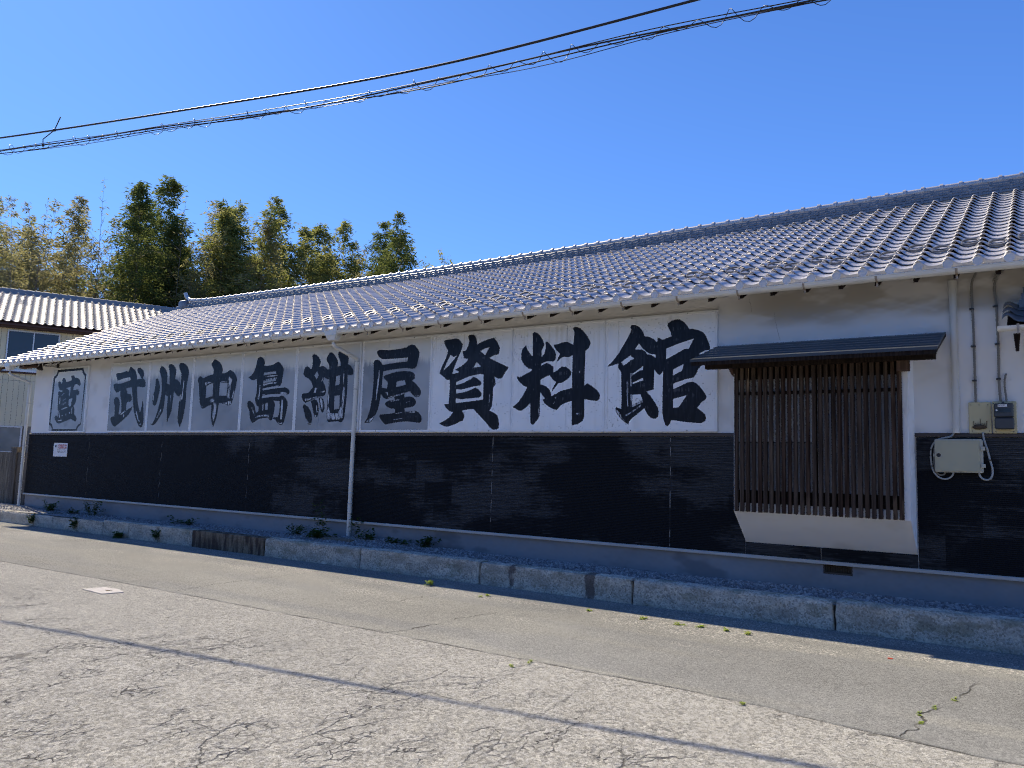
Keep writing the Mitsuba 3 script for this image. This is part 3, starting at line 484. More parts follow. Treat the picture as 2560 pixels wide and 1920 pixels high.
BANNER = [(['-18601,1739 -18590,1740 -18590,1731 -18595,1732 -18595,1719 -18590,1719 -18590,1711 -18595,1711 -18596,1707 -18601,1708', '-18585,1740 -18584,1750 -18579,1750 -18579,1740 -18573,1740 -18573,1731 -18579,1732 -18579,1719 -18573,1719 -18573,1710 -18579,1711 -18579,1690 -18585,1692 -18585,1711 -18590,1711 -18590,1719 -18585,1719 -18585,1731 -18590,1731 -18590,1740', '-18562,1739 -18562,1708 -18573,1710 -18573,1719 -18568,1719 -18568,1731 -18573,1731 -18573,1740', '-18649,1699 -18640,1701 -18648,1704 -18649,1745 -18626,1748 -18625,1743 -18628,1740 -18624,1737 -18624,1728 -18625,1728 -18625,1713 -18624,1713 -18624,1711 -18625,1711 -18624,1710 -18624,1693 -18625,1692 -18629,1690 -18631,1694 -18649,1693', '-18624,1736 -18624,1729 -18624,1728 -18624,1737', '-18624,1693 -18624,1710 -18624,1710 -18624,1711 -18624,1711 -18624,1713 -18624,1713 -18624,1694', '-18622,1735 -18621,1748 -18616,1748 -18616,1735 -18605,1733 -18608,1695 -18612,1690 -18619,1690 -18620,1693 -18620,1697 -18614,1698 -18612,1701 -18611,1727 -18615,1727 -18618,1707 -18624,1694 -18624,1713 -18623,1713 -18622,1729 -18624,1729 -18624,1736', '-18692,1717 -18695,1726 -18689,1734 -18683,1750 -18679,1748 -18683,1733 -18683,1726 -18676,1735 -18673,1748 -18667,1747 -18668,1740 -18651,1739 -18651,1732 -18665,1731 -18664,1726 -18651,1724 -18652,1719 -18664,1718 -18665,1713 -18651,1712 -18651,1705 -18665,1705 -18665,1690 -18671,1690 -18671,1732 -18679,1719 -18683,1721 -18683,1690 -18689,1692 -18689,1718', '-18736,1722 -18736,1729 -18700,1727 -18705,1710 -18713,1699 -18722,1693 -18727,1693 -18729,1699 -18715,1707 -18708,1721', '-18732,1737 -18732,1744 -18704,1744 -18704,1737', '-18783,1700 -18774,1707 -18767,1716 -18778,1729 -18776,1735 -18761,1725 -18755,1744 -18749,1742 -18751,1734 -18756,1721 -18756,1717 -18746,1706 -18749,1699 -18759,1711 -18778,1693', '-18829,1699 -18820,1708 -18816,1722 -18816,1727 -18828,1728 -18828,1735 -18815,1735 -18815,1747 -18809,1747 -18809,1735 -18793,1733 -18793,1717 -18796,1696 -18810,1695 -18810,1702 -18801,1703 -18799,1727 -18810,1727 -18815,1705 -18824,1693', '-18879,1708 -18879,1711 -18867,1725 -18869,1729 -18874,1725 -18877,1728 -18877,1732 -18872,1737 -18876,1744 -18874,1750 -18868,1744 -18864,1750 -18859,1745 -18836,1745 -18836,1717 -18840,1714 -18849,1714 -18850,1717 -18850,1721 -18842,1722 -18842,1738 -18852,1737 -18852,1698 -18840,1698 -18839,1708 -18836,1708 -18833,1702 -18834,1695 -18837,1690 -18855,1690 -18858,1693 -18858,1744 -18864,1737 -18861,1727 -18863,1695 -18867,1690 -18875,1690 -18876,1697 -18868,1698 -18867,1711 -18873,1705', '-18921,1747 -18915,1747 -18915,1739 -18916,1739 -18916,1731 -18915,1731 -18915,1724 -18916,1725 -18916,1712 -18915,1712 -18915,1704 -18916,1703 -18916,1690 -18922,1692', '-18914,1747 -18914,1739 -18915,1739 -18915,1747', '-18915,1704 -18915,1712 -18914,1712 -18914,1704', '-18915,1724 -18915,1731 -18914,1731 -18914,1723', '-18907,1747 -18905,1744 -18906,1740 -18897,1740 -18898,1748 -18893,1750 -18890,1740 -18880,1739 -18880,1732 -18896,1731 -18895,1726 -18882,1724 -18883,1698 -18885,1692 -18897,1692 -18897,1697 -18889,1700 -18888,1718 -18897,1718 -18899,1702 -18905,1693 -18909,1690 -18913,1695 -18906,1702 -18903,1712 -18902,1732 -18909,1731 -18906,1720 -18907,1705 -18914,1704 -18914,1712 -18912,1712 -18912,1719 -18914,1723 -18914,1731 -18914,1731 -18913,1739 -18914,1739 -18914,1747'], 0, 0, 0)]
NOTICE = [(['-18631,1631 -18623,1631 -18623,1645 -18619,1645 -18619,1643 -18620,1643 -18621,1642 -18619,1642 -18619,1640 -18620,1640 -18621,1638 -18619,1638 -18619,1636 -18620,1636 -18620,1634 -18619,1634 -18619,1633 -18620,1633 -18621,1632 -18619,1632 -18619,1630 -18631,1630', '-18630,1647 -18630,1649 -18619,1649 -18619,1647', '-18627,1650 -18627,1656 -18619,1656 -18619,1655 -18623,1655 -18623,1652 -18619,1652 -18619,1650', '-18612,1645 -18612,1647 -18619,1647 -18619,1649 -18610,1649 -18611,1650 -18619,1650 -18619,1652 -18616,1652 -18616,1654 -18619,1655 -18619,1656 -18609,1656 -18609,1655 -18611,1655 -18612,1652 -18609,1652 -18609,1643 -18619,1643 -18619,1645', '-18619,1630 -18619,1632 -18609,1631 -18609,1630', '-18609,1642 -18609,1640 -18619,1640 -18619,1642', '-18609,1638 -18609,1636 -18619,1636 -18619,1638', '-18609,1635 -18609,1633 -18619,1633 -18619,1634', '-18608,1643 -18608,1652 -18608,1652 -18608,1643', '-18596,1656 -18596,1655 -18600,1655 -18600,1652 -18596,1652 -18596,1650 -18606,1650 -18607,1649 -18596,1649 -18596,1647 -18606,1647 -18608,1645 -18596,1645 -18596,1630 -18608,1630 -18608,1631 -18597,1631 -18596,1632 -18608,1632 -18608,1635 -18596,1635 -18597,1636 -18608,1636 -18608,1638 -18597,1637 -18596,1639 -18608,1640 -18608,1642 -18597,1641 -18596,1643 -18608,1643 -18608,1652 -18604,1652 -18604,1654 -18608,1655 -18608,1656', '-18588,1656 -18588,1650 -18596,1650 -18596,1652 -18592,1652 -18591,1654 -18596,1655 -18596,1656', '-18586,1649 -18586,1647 -18596,1647 -18596,1649', '-18593,1645 -18593,1631 -18585,1631 -18585,1630 -18596,1630 -18596,1645', '-18679,1640 -18672,1640 -18672,1637 -18676,1637 -18677,1632 -18672,1632 -18672,1629 -18679,1629', '-18679,1646 -18679,1648 -18672,1647 -18672,1646', '-18665,1640 -18665,1630 -18654,1633 -18660,1641 -18663,1641 -18664,1646 -18672,1646 -18672,1647 -18662,1647 -18659,1650 -18658,1656 -18650,1656 -18650,1654 -18654,1654 -18655,1649 -18660,1644 -18650,1644 -18650,1641 -18656,1641 -18651,1636 -18650,1636 -18650,1631 -18651,1631 -18661,1628 -18665,1630 -18672,1629 -18672,1632 -18668,1632 -18668,1637 -18672,1637 -18672,1640', '-18642,1656 -18642,1648 -18636,1648 -18636,1646 -18644,1645 -18646,1647 -18646,1654 -18650,1654 -18650,1656', '-18638,1643 -18646,1633 -18637,1631 -18636,1629 -18638,1628 -18650,1631 -18650,1636 -18644,1640 -18644,1641 -18650,1641 -18650,1644', '-18682,1652 -18673,1653 -18677,1657 -18673,1658 -18670,1653 -18663,1652 -18663,1651 -18682,1651', '-18679,1642 -18679,1644 -18665,1644 -18665,1642', '-18728,1645 -18728,1647 -18691,1646 -18696,1637 -18703,1633 -18714,1630 -18717,1630 -18720,1632 -18707,1634 -18698,1640 -18697,1644', '-18724,1652 -18724,1655 -18694,1655 -18694,1652', '-18780,1631 -18761,1641 -18775,1649 -18771,1650 -18757,1644 -18750,1654 -18745,1654 -18753,1643 -18742,1634 -18745,1633 -18757,1640 -18772,1631', '-18831,1631 -18822,1637 -18817,1644 -18817,1648 -18831,1648 -18831,1650 -18816,1650 -18815,1656 -18812,1656 -18811,1650 -18794,1649 -18795,1635 -18799,1630 -18810,1630 -18810,1633 -18800,1634 -18798,1648 -18813,1648 -18813,1643 -18819,1634 -18826,1630', '-18864,1656 -18842,1656 -18842,1642 -18845,1641 -18855,1641 -18855,1643 -18846,1643 -18846,1653 -18860,1653 -18860,1631 -18845,1630 -18841,1636 -18838,1634 -18842,1628 -18861,1628 -18864,1630', '-18885,1638 -18879,1641 -18874,1646 -18876,1649 -18883,1646 -18885,1647 -18879,1652 -18884,1657 -18880,1657 -18876,1655 -18871,1657 -18868,1657 -18873,1652 -18870,1647 -18870,1633 -18873,1629 -18883,1628 -18884,1630 -18875,1631 -18874,1641 -18882,1636 -18885,1636', '-18935,1656 -18920,1656 -18920,1653 -18907,1652 -18908,1657 -18904,1658 -18902,1653 -18890,1652 -18890,1650 -18908,1650 -18908,1645 -18893,1645 -18894,1631 -18898,1628 -18907,1628 -18907,1630 -18900,1630 -18898,1632 -18898,1643 -18908,1643 -18913,1633 -18921,1628 -18924,1629 -18915,1636 -18912,1650 -18922,1651 -18924,1646 -18920,1643 -18920,1637 -18922,1635 -18929,1635 -18929,1637 -18924,1638 -18924,1643 -18927,1645 -18925,1654 -18931,1654 -18931,1628 -18935,1628'], 0, 0, 0), (['-18610,1604 -18594,1605 -18594,1601 -18610,1600', '-18598,1581 -18602,1584 -18595,1587 -18601,1590 -18602,1595 -18600,1598 -18594,1599 -18594,1595 -18596,1596 -18596,1592 -18594,1592 -18594,1582', '-18593,1605 -18592,1608 -18587,1608 -18587,1605 -18575,1605 -18575,1601 -18587,1601 -18586,1589 -18593,1582 -18594,1582 -18594,1592 -18592,1591 -18591,1595 -18594,1595 -18594,1599 -18593,1600 -18592,1601 -18594,1601 -18594,1605', '-18648,1587 -18645,1590 -18638,1592 -18638,1588 -18640,1588 -18642,1586 -18640,1585 -18638,1585 -18638,1581 -18641,1581 -18648,1585', '-18644,1594 -18648,1596 -18647,1599 -18638,1599 -18638,1594', '-18647,1602 -18647,1605 -18638,1605 -18638,1601', '-18634,1592 -18635,1594 -18638,1594 -18638,1599 -18634,1598 -18635,1601 -18638,1601 -18638,1605 -18635,1605 -18634,1609 -18630,1608 -18629,1605 -18619,1605 -18619,1602 -18629,1601 -18629,1598 -18618,1599 -18618,1596 -18629,1594 -18629,1591 -18618,1587 -18618,1584 -18621,1582 -18629,1586 -18630,1582 -18638,1581 -18638,1585 -18636,1585 -18635,1588 -18638,1588 -18638,1592', '-18686,1588 -18685,1608 -18679,1607 -18680,1587 -18678,1585 -18668,1586 -18662,1591 -18659,1591 -18657,1589 -18661,1585 -18669,1581 -18682,1582', '-18733,1590 -18726,1590 -18727,1592 -18732,1592 -18732,1595 -18730,1596 -18733,1599 -18733,1602 -18726,1602 -18732,1603 -18731,1607 -18727,1607 -18725,1610 -18723,1610 -18723,1598 -18725,1598 -18723,1597 -18723,1580 -18725,1580 -18726,1586 -18733,1587', '-18722,1610 -18721,1607 -18718,1607 -18718,1603 -18721,1603 -18721,1602 -18718,1602 -18718,1592 -18721,1592 -18721,1590 -18718,1590 -18718,1586 -18721,1586 -18721,1580 -18723,1580 -18723,1597 -18722,1596 -18722,1598 -18723,1598 -18723,1610', '-18715,1606 -18715,1603 -18718,1603 -18718,1607', '-18718,1586 -18718,1590 -18715,1590 -18715,1586', '-18718,1592 -18718,1602 -18715,1602 -18715,1597 -18717,1596 -18715,1596 -18715,1592', '-18715,1606 -18714,1608 -18708,1608 -18708,1605 -18709,1605 -18709,1598 -18708,1598 -18708,1588 -18709,1588 -18709,1586 -18708,1586 -18708,1580 -18714,1580 -18715,1586 -18715,1586 -18715,1590 -18715,1590 -18715,1592 -18715,1592 -18715,1596 -18714,1596 -18714,1598 -18715,1597 -18715,1602 -18715,1602 -18715,1603 -18715,1603 -18715,1606', '-18706,1608 -18706,1605 -18708,1605 -18708,1608', '-18708,1580 -18708,1580 -18708,1586 -18707,1585 -18707,1588 -18708,1588 -18708,1598 -18706,1598 -18707,1602 -18706,1603 -18706,1581', '-18704,1608 -18704,1605 -18706,1605 -18706,1608', '-18706,1581 -18706,1603 -18704,1603 -18704,1595 -18705,1595 -18705,1592 -18704,1592 -18704,1583', '-18697,1608 -18697,1600 -18699,1598 -18696,1597 -18696,1594 -18700,1586 -18694,1583 -18697,1580 -18703,1583 -18704,1583 -18704,1592 -18702,1592 -18702,1595 -18704,1595 -18704,1603 -18701,1603 -18701,1605 -18704,1605 -18704,1608', '-18774,1584 -18769,1587 -18769,1595 -18774,1595 -18774,1599 -18764,1599 -18764,1587 -18761,1586 -18761,1602 -18755,1602 -18758,1605 -18761,1606 -18761,1608 -18754,1608 -18754,1599 -18756,1599 -18757,1598 -18754,1597 -18754,1593 -18755,1593 -18754,1593 -18754,1590 -18756,1590 -18757,1585 -18754,1585 -18754,1581 -18758,1581 -18765,1584 -18767,1584 -18770,1581 -18774,1582', '-18753,1608 -18753,1599 -18754,1599 -18754,1608', '-18754,1581 -18754,1585 -18753,1585 -18753,1581', '-18754,1590 -18754,1593 -18753,1593 -18753,1590', '-18754,1593 -18754,1597 -18753,1597 -18753,1594', '-18744,1608 -18744,1599 -18746,1599 -18746,1598 -18744,1598 -18744,1594 -18746,1594 -18746,1593 -18744,1593 -18744,1590 -18746,1589 -18746,1588 -18744,1588 -18744,1581 -18753,1581 -18753,1585 -18751,1585 -18752,1590 -18753,1590 -18753,1593 -18751,1593 -18752,1594 -18753,1594 -18753,1597 -18752,1597 -18751,1598 -18753,1599 -18753,1608', '-18744,1608 -18744,1599 -18744,1599 -18744,1608', '-18744,1581 -18744,1588 -18744,1589 -18744,1581', '-18738,1608 -18737,1606 -18743,1602 -18736,1602 -18738,1585 -18734,1584 -18735,1582 -18744,1581 -18744,1589 -18742,1590 -18744,1590 -18744,1593 -18742,1593 -18741,1594 -18744,1594 -18744,1597 -18742,1597 -18741,1598 -18744,1599 -18744,1608', '-18773,1606 -18772,1608 -18769,1608 -18763,1604 -18763,1602 -18766,1600', '-18801,1588 -18798,1591 -18792,1592 -18792,1588 -18794,1588 -18796,1586 -18792,1586 -18792,1582 -18798,1582 -18801,1585', '-18799,1598 -18800,1602 -18792,1602 -18792,1598', '-18789,1592 -18789,1598 -18792,1598 -18792,1602 -18790,1602 -18790,1607 -18784,1608 -18784,1603 -18778,1603 -18777,1602 -18778,1600 -18784,1599 -18784,1591 -18779,1589 -18776,1585 -18780,1584 -18783,1586 -18789,1581 -18792,1582 -18792,1586 -18790,1585 -18789,1588 -18792,1588 -18792,1592', '-18811,1600 -18809,1608 -18805,1608 -18806,1593 -18802,1592 -18805,1582 -18810,1582 -18811,1584', '-18934,1593 -18926,1596 -18918,1603 -18918,1604 -18934,1604 -18934,1608 -18898,1608 -18898,1604 -18910,1604 -18913,1601 -18903,1596 -18896,1591 -18887,1594 -18895,1596 -18894,1599 -18888,1599 -18888,1600 -18894,1600 -18894,1607 -18882,1608 -18882,1590 -18885,1589 -18884,1588 -18882,1588 -18882,1581 -18884,1581 -18885,1580 -18889,1580 -18890,1589 -18894,1588 -18896,1591 -18901,1589 -18912,1596 -18913,1581 -18918,1580 -18919,1595 -18931,1588 -18935,1591', '-18880,1608 -18880,1608 -18880,1600 -18881,1599 -18880,1599 -18880,1590 -18882,1590 -18882,1608', '-18882,1581 -18882,1588 -18880,1588 -18880,1581', '-18878,1610 -18874,1610 -18873,1608 -18871,1608 -18871,1600 -18873,1600 -18873,1599 -18871,1599 -18871,1590 -18873,1590 -18873,1588 -18871,1588 -18871,1581 -18880,1581 -18880,1588 -18879,1588 -18879,1590 -18880,1590 -18880,1599 -18879,1599 -18879,1600 -18880,1600 -18880,1608', '-18870,1608 -18870,1600 -18871,1600 -18871,1608', '-18871,1581 -18871,1588 -18870,1588 -18870,1581', '-18871,1590 -18871,1599 -18870,1599 -18870,1590', '-18857,1607 -18857,1600 -18863,1600 -18863,1599 -18857,1599 -18856,1596 -18864,1595 -18857,1592 -18843,1595 -18844,1596 -18854,1597 -18854,1599 -18840,1600 -18841,1602 -18850,1603 -18850,1606 -18841,1606 -18839,1610 -18835,1609 -18835,1606 -18834,1606 -18834,1602 -18835,1602 -18835,1601 -18834,1600 -18834,1591 -18840,1591 -18840,1590 -18834,1590 -18834,1587 -18840,1587 -18840,1585 -18834,1585 -18834,1580 -18845,1580 -18845,1590 -18852,1588 -18856,1591 -18857,1589 -18861,1589 -18862,1580 -18867,1581 -18870,1581 -18870,1588 -18866,1589 -18867,1590 -18870,1590 -18870,1599 -18870,1599 -18870,1600 -18870,1600 -18870,1608', '-18833,1606 -18833,1602 -18834,1602 -18834,1606', '-18834,1580 -18834,1585 -18833,1585 -18833,1580', '-18834,1591 -18834,1600 -18833,1600 -18833,1601 -18833,1591', '-18825,1606 -18823,1608 -18818,1608 -18824,1601 -18816,1599 -18816,1597 -18833,1596 -18833,1595 -18821,1594 -18822,1580 -18833,1580 -18833,1585 -18827,1585 -18826,1586 -18828,1587 -18833,1587 -18833,1590 -18827,1590 -18826,1591 -18833,1591 -18833,1601 -18832,1602 -18833,1602 -18833,1606'], 0, 0, 0)]

# ------------------------------------------------------------------ the ground
put('ground', raw([(-400, -400, -0.03), (400, -400, -0.03), (400, 400, -0.03), (-400, 400, -0.03)], [[0, 1, 2, 3]]), 'earth', kind='structure')
seam = [(-60, 5.3), (-20, 5.5), (-12.4, 5.54), (-9.5, 5.6), (-7.6, 5.6), (-5.4, 5.58), (-3.4, 5.56), (-2.1, 5.56), (-1.24, 5.44), (-0.4, 5.34), (3, 5.3), (40, 5.3)]


def seam_y(x):
    return np.interp(x, *zip(*seam)) + 0.012 * np.sin(x * 7) + 0.008 * np.sin(x * 23.0)


xs = np.r_[np.linspace(-60, -14, 60), np.linspace(-13.9, 3, 260), np.linspace(3.2, 40, 30)]
sy = seam_y(xs)
put('road', raw(np.vstack([np.c_[xs, sy + 0.05, xs * 0], np.c_[xs, xs * 0 - 7.0, xs * 0]]),
                [[i, i + len(xs), i + len(xs) + 1, i + 1] for i in range(len(xs) - 1)]), 'old_asphalt', kind='structure')
rows = np.array([0.0, 0.01, 0.06, 1.0])
vv = []
for r, h in ((0, 0.001), (0.012, 0.006), (0.5, 0.006)):
    vv.append(np.c_[xs, sy + r, xs * 0 + h])
vv.append(np.c_[xs, xs * 0 + 8.72, xs * 0 + 0.006])
n = len(xs)
put('pavement', raw(np.vstack(vv), [[r * n + i, r * n + i + 1, (r + 1) * n + i + 1, (r + 1) * n + i] for r in range(3) for i in range(n - 1)]), 'smooth_asphalt', kind='structure')

# gravel strip between kerb and building
gx = np.linspace(-32, 6, 420)
gy = np.array([8.62, 8.8, 9.0, 9.25, 9.6])


def gravel_z(x, y):
    p = np.stack([x * 0.8, y * 1.5, x * 0], -1)
    z = 0.262 + 0.05 * (meshkit.fbm(p, 3, 3) - 0.5) + 0.05 * np.exp(-((x + 9.3) / 2.2) ** 2) * np.clip((y - 8.7) / 0.6, 0, 1) + 0.02 * np.clip((y - 8.85) / 0.4, 0, 1)
    return z


GX, GY = np.meshgrid(gx, gy, indexing='ij')
V = np.stack([GX, GY, gravel_z(GX, GY)], -1).reshape(-1, 3)
F = [[i * 5 + j, (i + 1) * 5 + j, (i + 1) * 5 + j + 1, i * 5 + j + 1] for i in range(len(gx) - 1) for j in range(4)]
put('gravel_strip', raw(V, F), 'gravel_bed', kind='structure')
ico = trimesh.creation.icosahedron()
for q in range(4):
    N = 3600
    x = np.where(rng.random(N) < 0.75, -9.5 + 9.7 * rng.random(N), -23 + 14 * rng.random(N))
    y = 8.80 + 0.66 * rng.random(N) ** 0.8
    s = (0.008 + 0.011 * rng.random(N) ** 2)
    v = ico.vertices[None] * (0.7 + 0.6 * rng.random((N, 12, 1))) * (s[:, None, None] * (0.7 + 0.6 * rng.random((N, 1, 3))))
    v = v + np.stack([x, y, gravel_z(x, y) + s * 0.35], -1)[:, None]
    f = ico.faces[None] + (np.arange(N) * 12)[:, None, None]
    k = 'gravel__%03d' % (q + 1)
    scene[k] = mikit.ply(raw(v.reshape(-1, 3), f.reshape(-1, 3)), 'pebble_%d' % q)
tag('gravel', 'loose grey gravel in the strip between kerb stones and foundation', 'gravel', kind='stuff')


# kerb of granite blocks
def rough_block(x0, x1, z1, seed, y0=8.60, y1=8.84, z0=-0.06, r=0.025, amp=0.012):
    L = x1 - x0
    nx, ny, nz = max(3, int(L / 0.035)), 7, 9
    b = trimesh.creation.box((1, 1, 1))
    ax, ay, az = np.linspace(-.5, .5, nx), np.linspace(-.5, .5, ny), np.linspace(-.5, .5, nz)
    vs, fs, off = [], [], 0

    def face(A, B, mk, flip):
        nonlocal off
        P, Q = np.meshgrid(A, B, indexing='ij')
        vs.append(mk(P, Q).reshape(-1, 3))
        a, c = len(A), len(B)
        ii, jj = np.meshgrid(np.arange(a - 1), np.arange(c - 1), indexing='ij')
        q = np.stack([ii * c + jj, (ii + 1) * c + jj, (ii + 1) * c + jj + 1, ii * c + jj + 1], -1).reshape(-1, 4) + off
        fs.append(q[:, ::-1] if flip else q)
        off += a * c
    o = np.ones
    face(ax, az, lambda P, Q: np.stack([P, -0.5 * o(P.shape), Q], -1), False)
    face(ax, az, lambda P, Q: np.stack([P, 0.5 * o(P.shape), Q], -1), True)
    face(ax, ay, lambda P, Q: np.stack([P, Q, 0.5 * o(P.shape)], -1), False)
    face(ay, az, lambda P, Q: np.stack([-0.5 * o(P.shape), P, Q], -1), True)
    face(ay, az, lambda P, Q: np.stack([0.5 * o(P.shape), P, Q], -1), False)
    v = np.vstack(vs)
    size = np.array([L, y1 - y0, z1 - z0])
    w = v * size
    half = size / 2
    inner = np.clip(w, -half + r, half - r)
    d = w - inner
    nd = np.linalg.norm(d, axis=1, keepdims=True)
    w = inner + d / np.maximum(nd, 1e-9) * np.minimum(nd, r)
    w = w + np.array([(x0 + x1) / 2, (y0 + y1) / 2, (z0 + z1) / 2])
    nrm = d / np.maximum(nd, 1e-9)
    a = (meshkit.fbm(w * 9 + seed * 7.3, 3) - 0.5) * 2.2 + (meshkit.fbm(w * 34 + seed, 2) - 0.5) * 0.8
    w = w + nrm * (amp * a)[:, None]
    m = raw(w, np.vstack(fs))
    m.merge_vertices(digits_vertex=5)
    return m


joints = [-31.0, -29.2, -27.1, -25.3, -23.4, -21.7, -19.9, -18.0, -17.2, -16.25, -15.27, -14.4, -13.43, -12.42, -10.51, -8.39, -6.22, -4.04, -1.82, 0.55, 2.8, 5.0]
tops = [.25, .25, .25, .25, .25, .25, .25, .255, .25, .262, .292, .288, .292, .29, .298, .302, .29, .292, .302, .268, .26, .26]
kerb = tag(key_for('kerb'), kind='structure')
for i, (a, b) in enumerate(zip(joints[:-1], joints[1:])):
    stain = i == 13
    m = rough_block(a + 0.008, b - 0.008, tops[i], i, r=0.012 if 8 <= i <= 13 else 0.045 if i >= 17 else 0.028, amp=0.004 if stain else 0.013)
    put('stone', m, 'rust_stained_granite' if stain else 'streaked_granite' if i == 16 else 'granite', kerb, smooth=50,
        label='kerb stone darkened by brown rust stain' if stain else None)

# ------------------------------------------------------------------ the building
YW = 9.48
SL = 0.455
XL, XR = -20.35, 5.0
B = thing('storehouse', 'long white and black plastered storehouse with grey tiled roof and painted sign panels', 'building')


def sag(x, y):
    return -0.10 * np.sin(np.pi * np.clip((np.asarray(x) + 21.0) / 19.5, 0, 1)) * np.clip((y - 8.97) / 4.7, 0, 1.1)


gable = [(YW, 0.57), (YW, 3.79), (13.8, 5.60), (18.1, 3.70), (18.1, 0.57)]
wall = put('wall', prism_x(gable, XL, XR), 'white_plaster', B)
# siding with horizontal ribs
PITCH_R = 0.02


def ribs(x0, x1, z0, z1):
    nn = int((z1 - z0) / PITCH_R)
    front = []
    for i in range(nn):
        z = z0 + i * PITCH_R
        front += [(9.4555, z + 0.002), (9.4545, z + 0.007), (9.4555, z + 0.0125), (9.4615, z + 0.0155), (9.4615, z + 0.0185)]
    front.append((9.4555, z0 + nn * PITCH_R))
    return prism_x(front + [(9.478, z0 + nn * PITCH_R), (9.478, z0)], x0, x1)


sj = [XL - 0.01, -17.62, -14.87, -12.14, -9.44, -6.67, -3.93, -2.985]
for a, b in zip(sj[:-1], sj[1:]):
    put('siding_panel', ribs(a + 0.0048, b - 0.0048, 0.603, 1.99), 'black_siding', wall)
for a, b in ((-2.985, -2.13), (-2.13, -1.15)):
    put('siding_panel', ribs(a + 0.005, b - 0.005, 0.603, 0.76), 'black_siding', wall)
for a, b in ((-1.15, 1.2), (1.2, 3.93), (3.93, XR)):
    put('siding_panel', ribs(a + 0.006, b - 0.006, 0.603, 1.99), 'black_siding', wall)
for x in sj[1:-1]:
    put('joint_strip', bx(x - 0.0045, x + 0.0045, 9.459, 9.477, 0.62, 1.97), 'worn_seam', wall)
for a, b in ((XL - 0.012, -2.98), (-1.155, XR)):
    put('cap_strip', prism_x([(9.478, 1.988), (9.441, 1.988), (9.441, 2.012), (9.446, 2.022), (9.478, 2.03)], a, b), 'brown_cap', wall)
put('base_trim', prism_x([(9.50, 0.567), (9.431, 0.567), (9.431, 0.592), (9.442, 0.603), (9.50, 0.603)], XL - 0.015, XR), 'pale_trim', wall)
# foundation with an opening for the vent grille
hole = sbox(-2.115, 0.458, -1.805, 0.5655)
fnd = put('foundation', cat_([wall_poly(sbox(XL + 0.01, 0.1, XR, 0.5655).difference(hole), 9.70, 0.217)]), 'concrete', B)
put('vent_recess', cat_([bx(-2.115, -1.805, 9.545, 9.57, 0.458, 0.565), bx(-2.118, -2.095, 9.50, 9.545, 0.458, 0.565), bx(-1.825, -1.802, 9.50, 9.545, 0.458, 0.565), bx(-2.095, -1.825, 9.49, 9.545, 0.458, 0.478)]), 'brown_cap', fnd)
for i in range(15):
    put('vent_bar', bx(-2.088 + i * 0.0178, -2.081 + i * 0.0178, 9.505, 9.52, 0.478, 0.565), 'scorched', fnd)

# ---- roof
K0, K1, J1 = -71, 21, 21
PX, PY, PZ = 0.2651, 0.2262, 0.2262 * SL
ca, sa = math.cos(math.atan(SL)), math.sin(math.atan(SL))
UP = np.array([-.16, -.10, -.05, 0, .05, .10, .20, .32, .5, .7, .85, .95, 1.0])
UH = np.array([.032, .050, .058, .061, .058, .050, .027, .009, 0, .004, .014, .027, .034])


def tile_mesh(length=0.275, t=0.015, step=0.019):
    rows_ = [(0.006, -t, 0.0), (0.0, -t * 0.5, 0.0), (0.001, -0.004, 0), (0.007, 0.0, 0.0), (length, 0.0, 0.0)]
    v = []
    for s, dh, _ in rows_:
        for u, h in zip(UP, UH):
            off = (step + 0.025 * math.exp(-(u / 0.17) ** 2)) * (1 - s / 0.2485) - 0.011 * math.exp(-(u / 0.17) ** 2)
            hh = h + dh + off
            v.append((u * PX, s * ca - hh * sa, s * sa + hh * ca))
    m = len(UP)
    f = [[r * m + i, r * m + i + 1, (r + 1) * m + i + 1, (r + 1) * m + i] for r in range(len(rows_) - 1) for i in range(m - 1)]
    return raw(v, f)


def eave_mesh():
    t = tile_mesh()
    v = []
    for u, h in zip(UP[3:], UH[3:]):
        top = h + 0.022
        v += [(u * PX, 0.002 - top * sa, top * ca - 0.003), (u * PX, 0.006, -0.060 + 0.012 * math.sin(math.pi * max(u, 0)))]
    m = len(UP) - 3
    ap = raw(v, [[2 * i, 2 * i + 1, 2 * i + 3, 2 * i + 2] for i in range(m - 1)])
    cap = trimesh.creation.cylinder(0.049, 0.06, sections=20)
    cap.apply_transform(trimesh.transformations.rotation_matrix(math.pi / 2, (1, 0, 0)))
    cap.apply_translation((0, 0.0, 0.018))
    rim = trimesh.creation.torus(0.0445, 0.0045, major_sections=20, minor_sections=5)
    rim.apply_transform(trimesh.transformations.rotation_matrix(math.pi / 2, (1, 0, 0)))
    rim.apply_translation((0, -0.03, 0.018))
    return cat_([t, ap, cap, rim])


TM, EM = tile_mesh(), eave_mesh()
roof = put('roof', cat_([prism_x([(8.955, 3.655), (8.955, 3.672), (13.8, 3.672 + 4.845 * SL - 0.11), (18.65, 3.672 - 0.11), (18.65, 3.655 - 0.11), (13.8, 3.655 + 4.845 * SL - 0.11)], -21.17, XR + 0.6)]), 'dark_wood', B)
TP = {m: mikit.ply(TM, m, smooth=45) for m in TILE}
EP = {m: mikit.ply(EM, m, smooth=45) for m in TILE}
cand = []
for k in range(K0, K1):
    for j in range(J1):
        x, y = -2.350 + PX * k, 8.97 + PY * j
        z = 3.692 + PZ * j + float(sag(x, y))
        cand.append((math.dist((x, y, z), EYE), k, j, x, y, z))
far_tiles = {m: [] for m in TILE}
inview = sorted(c for c in cand if c[2] > 0 and c[3] < 0.42)
near = {(c[1], c[2]) for c in inview[:300]}
shadow_rng = np.random.default_rng(11)
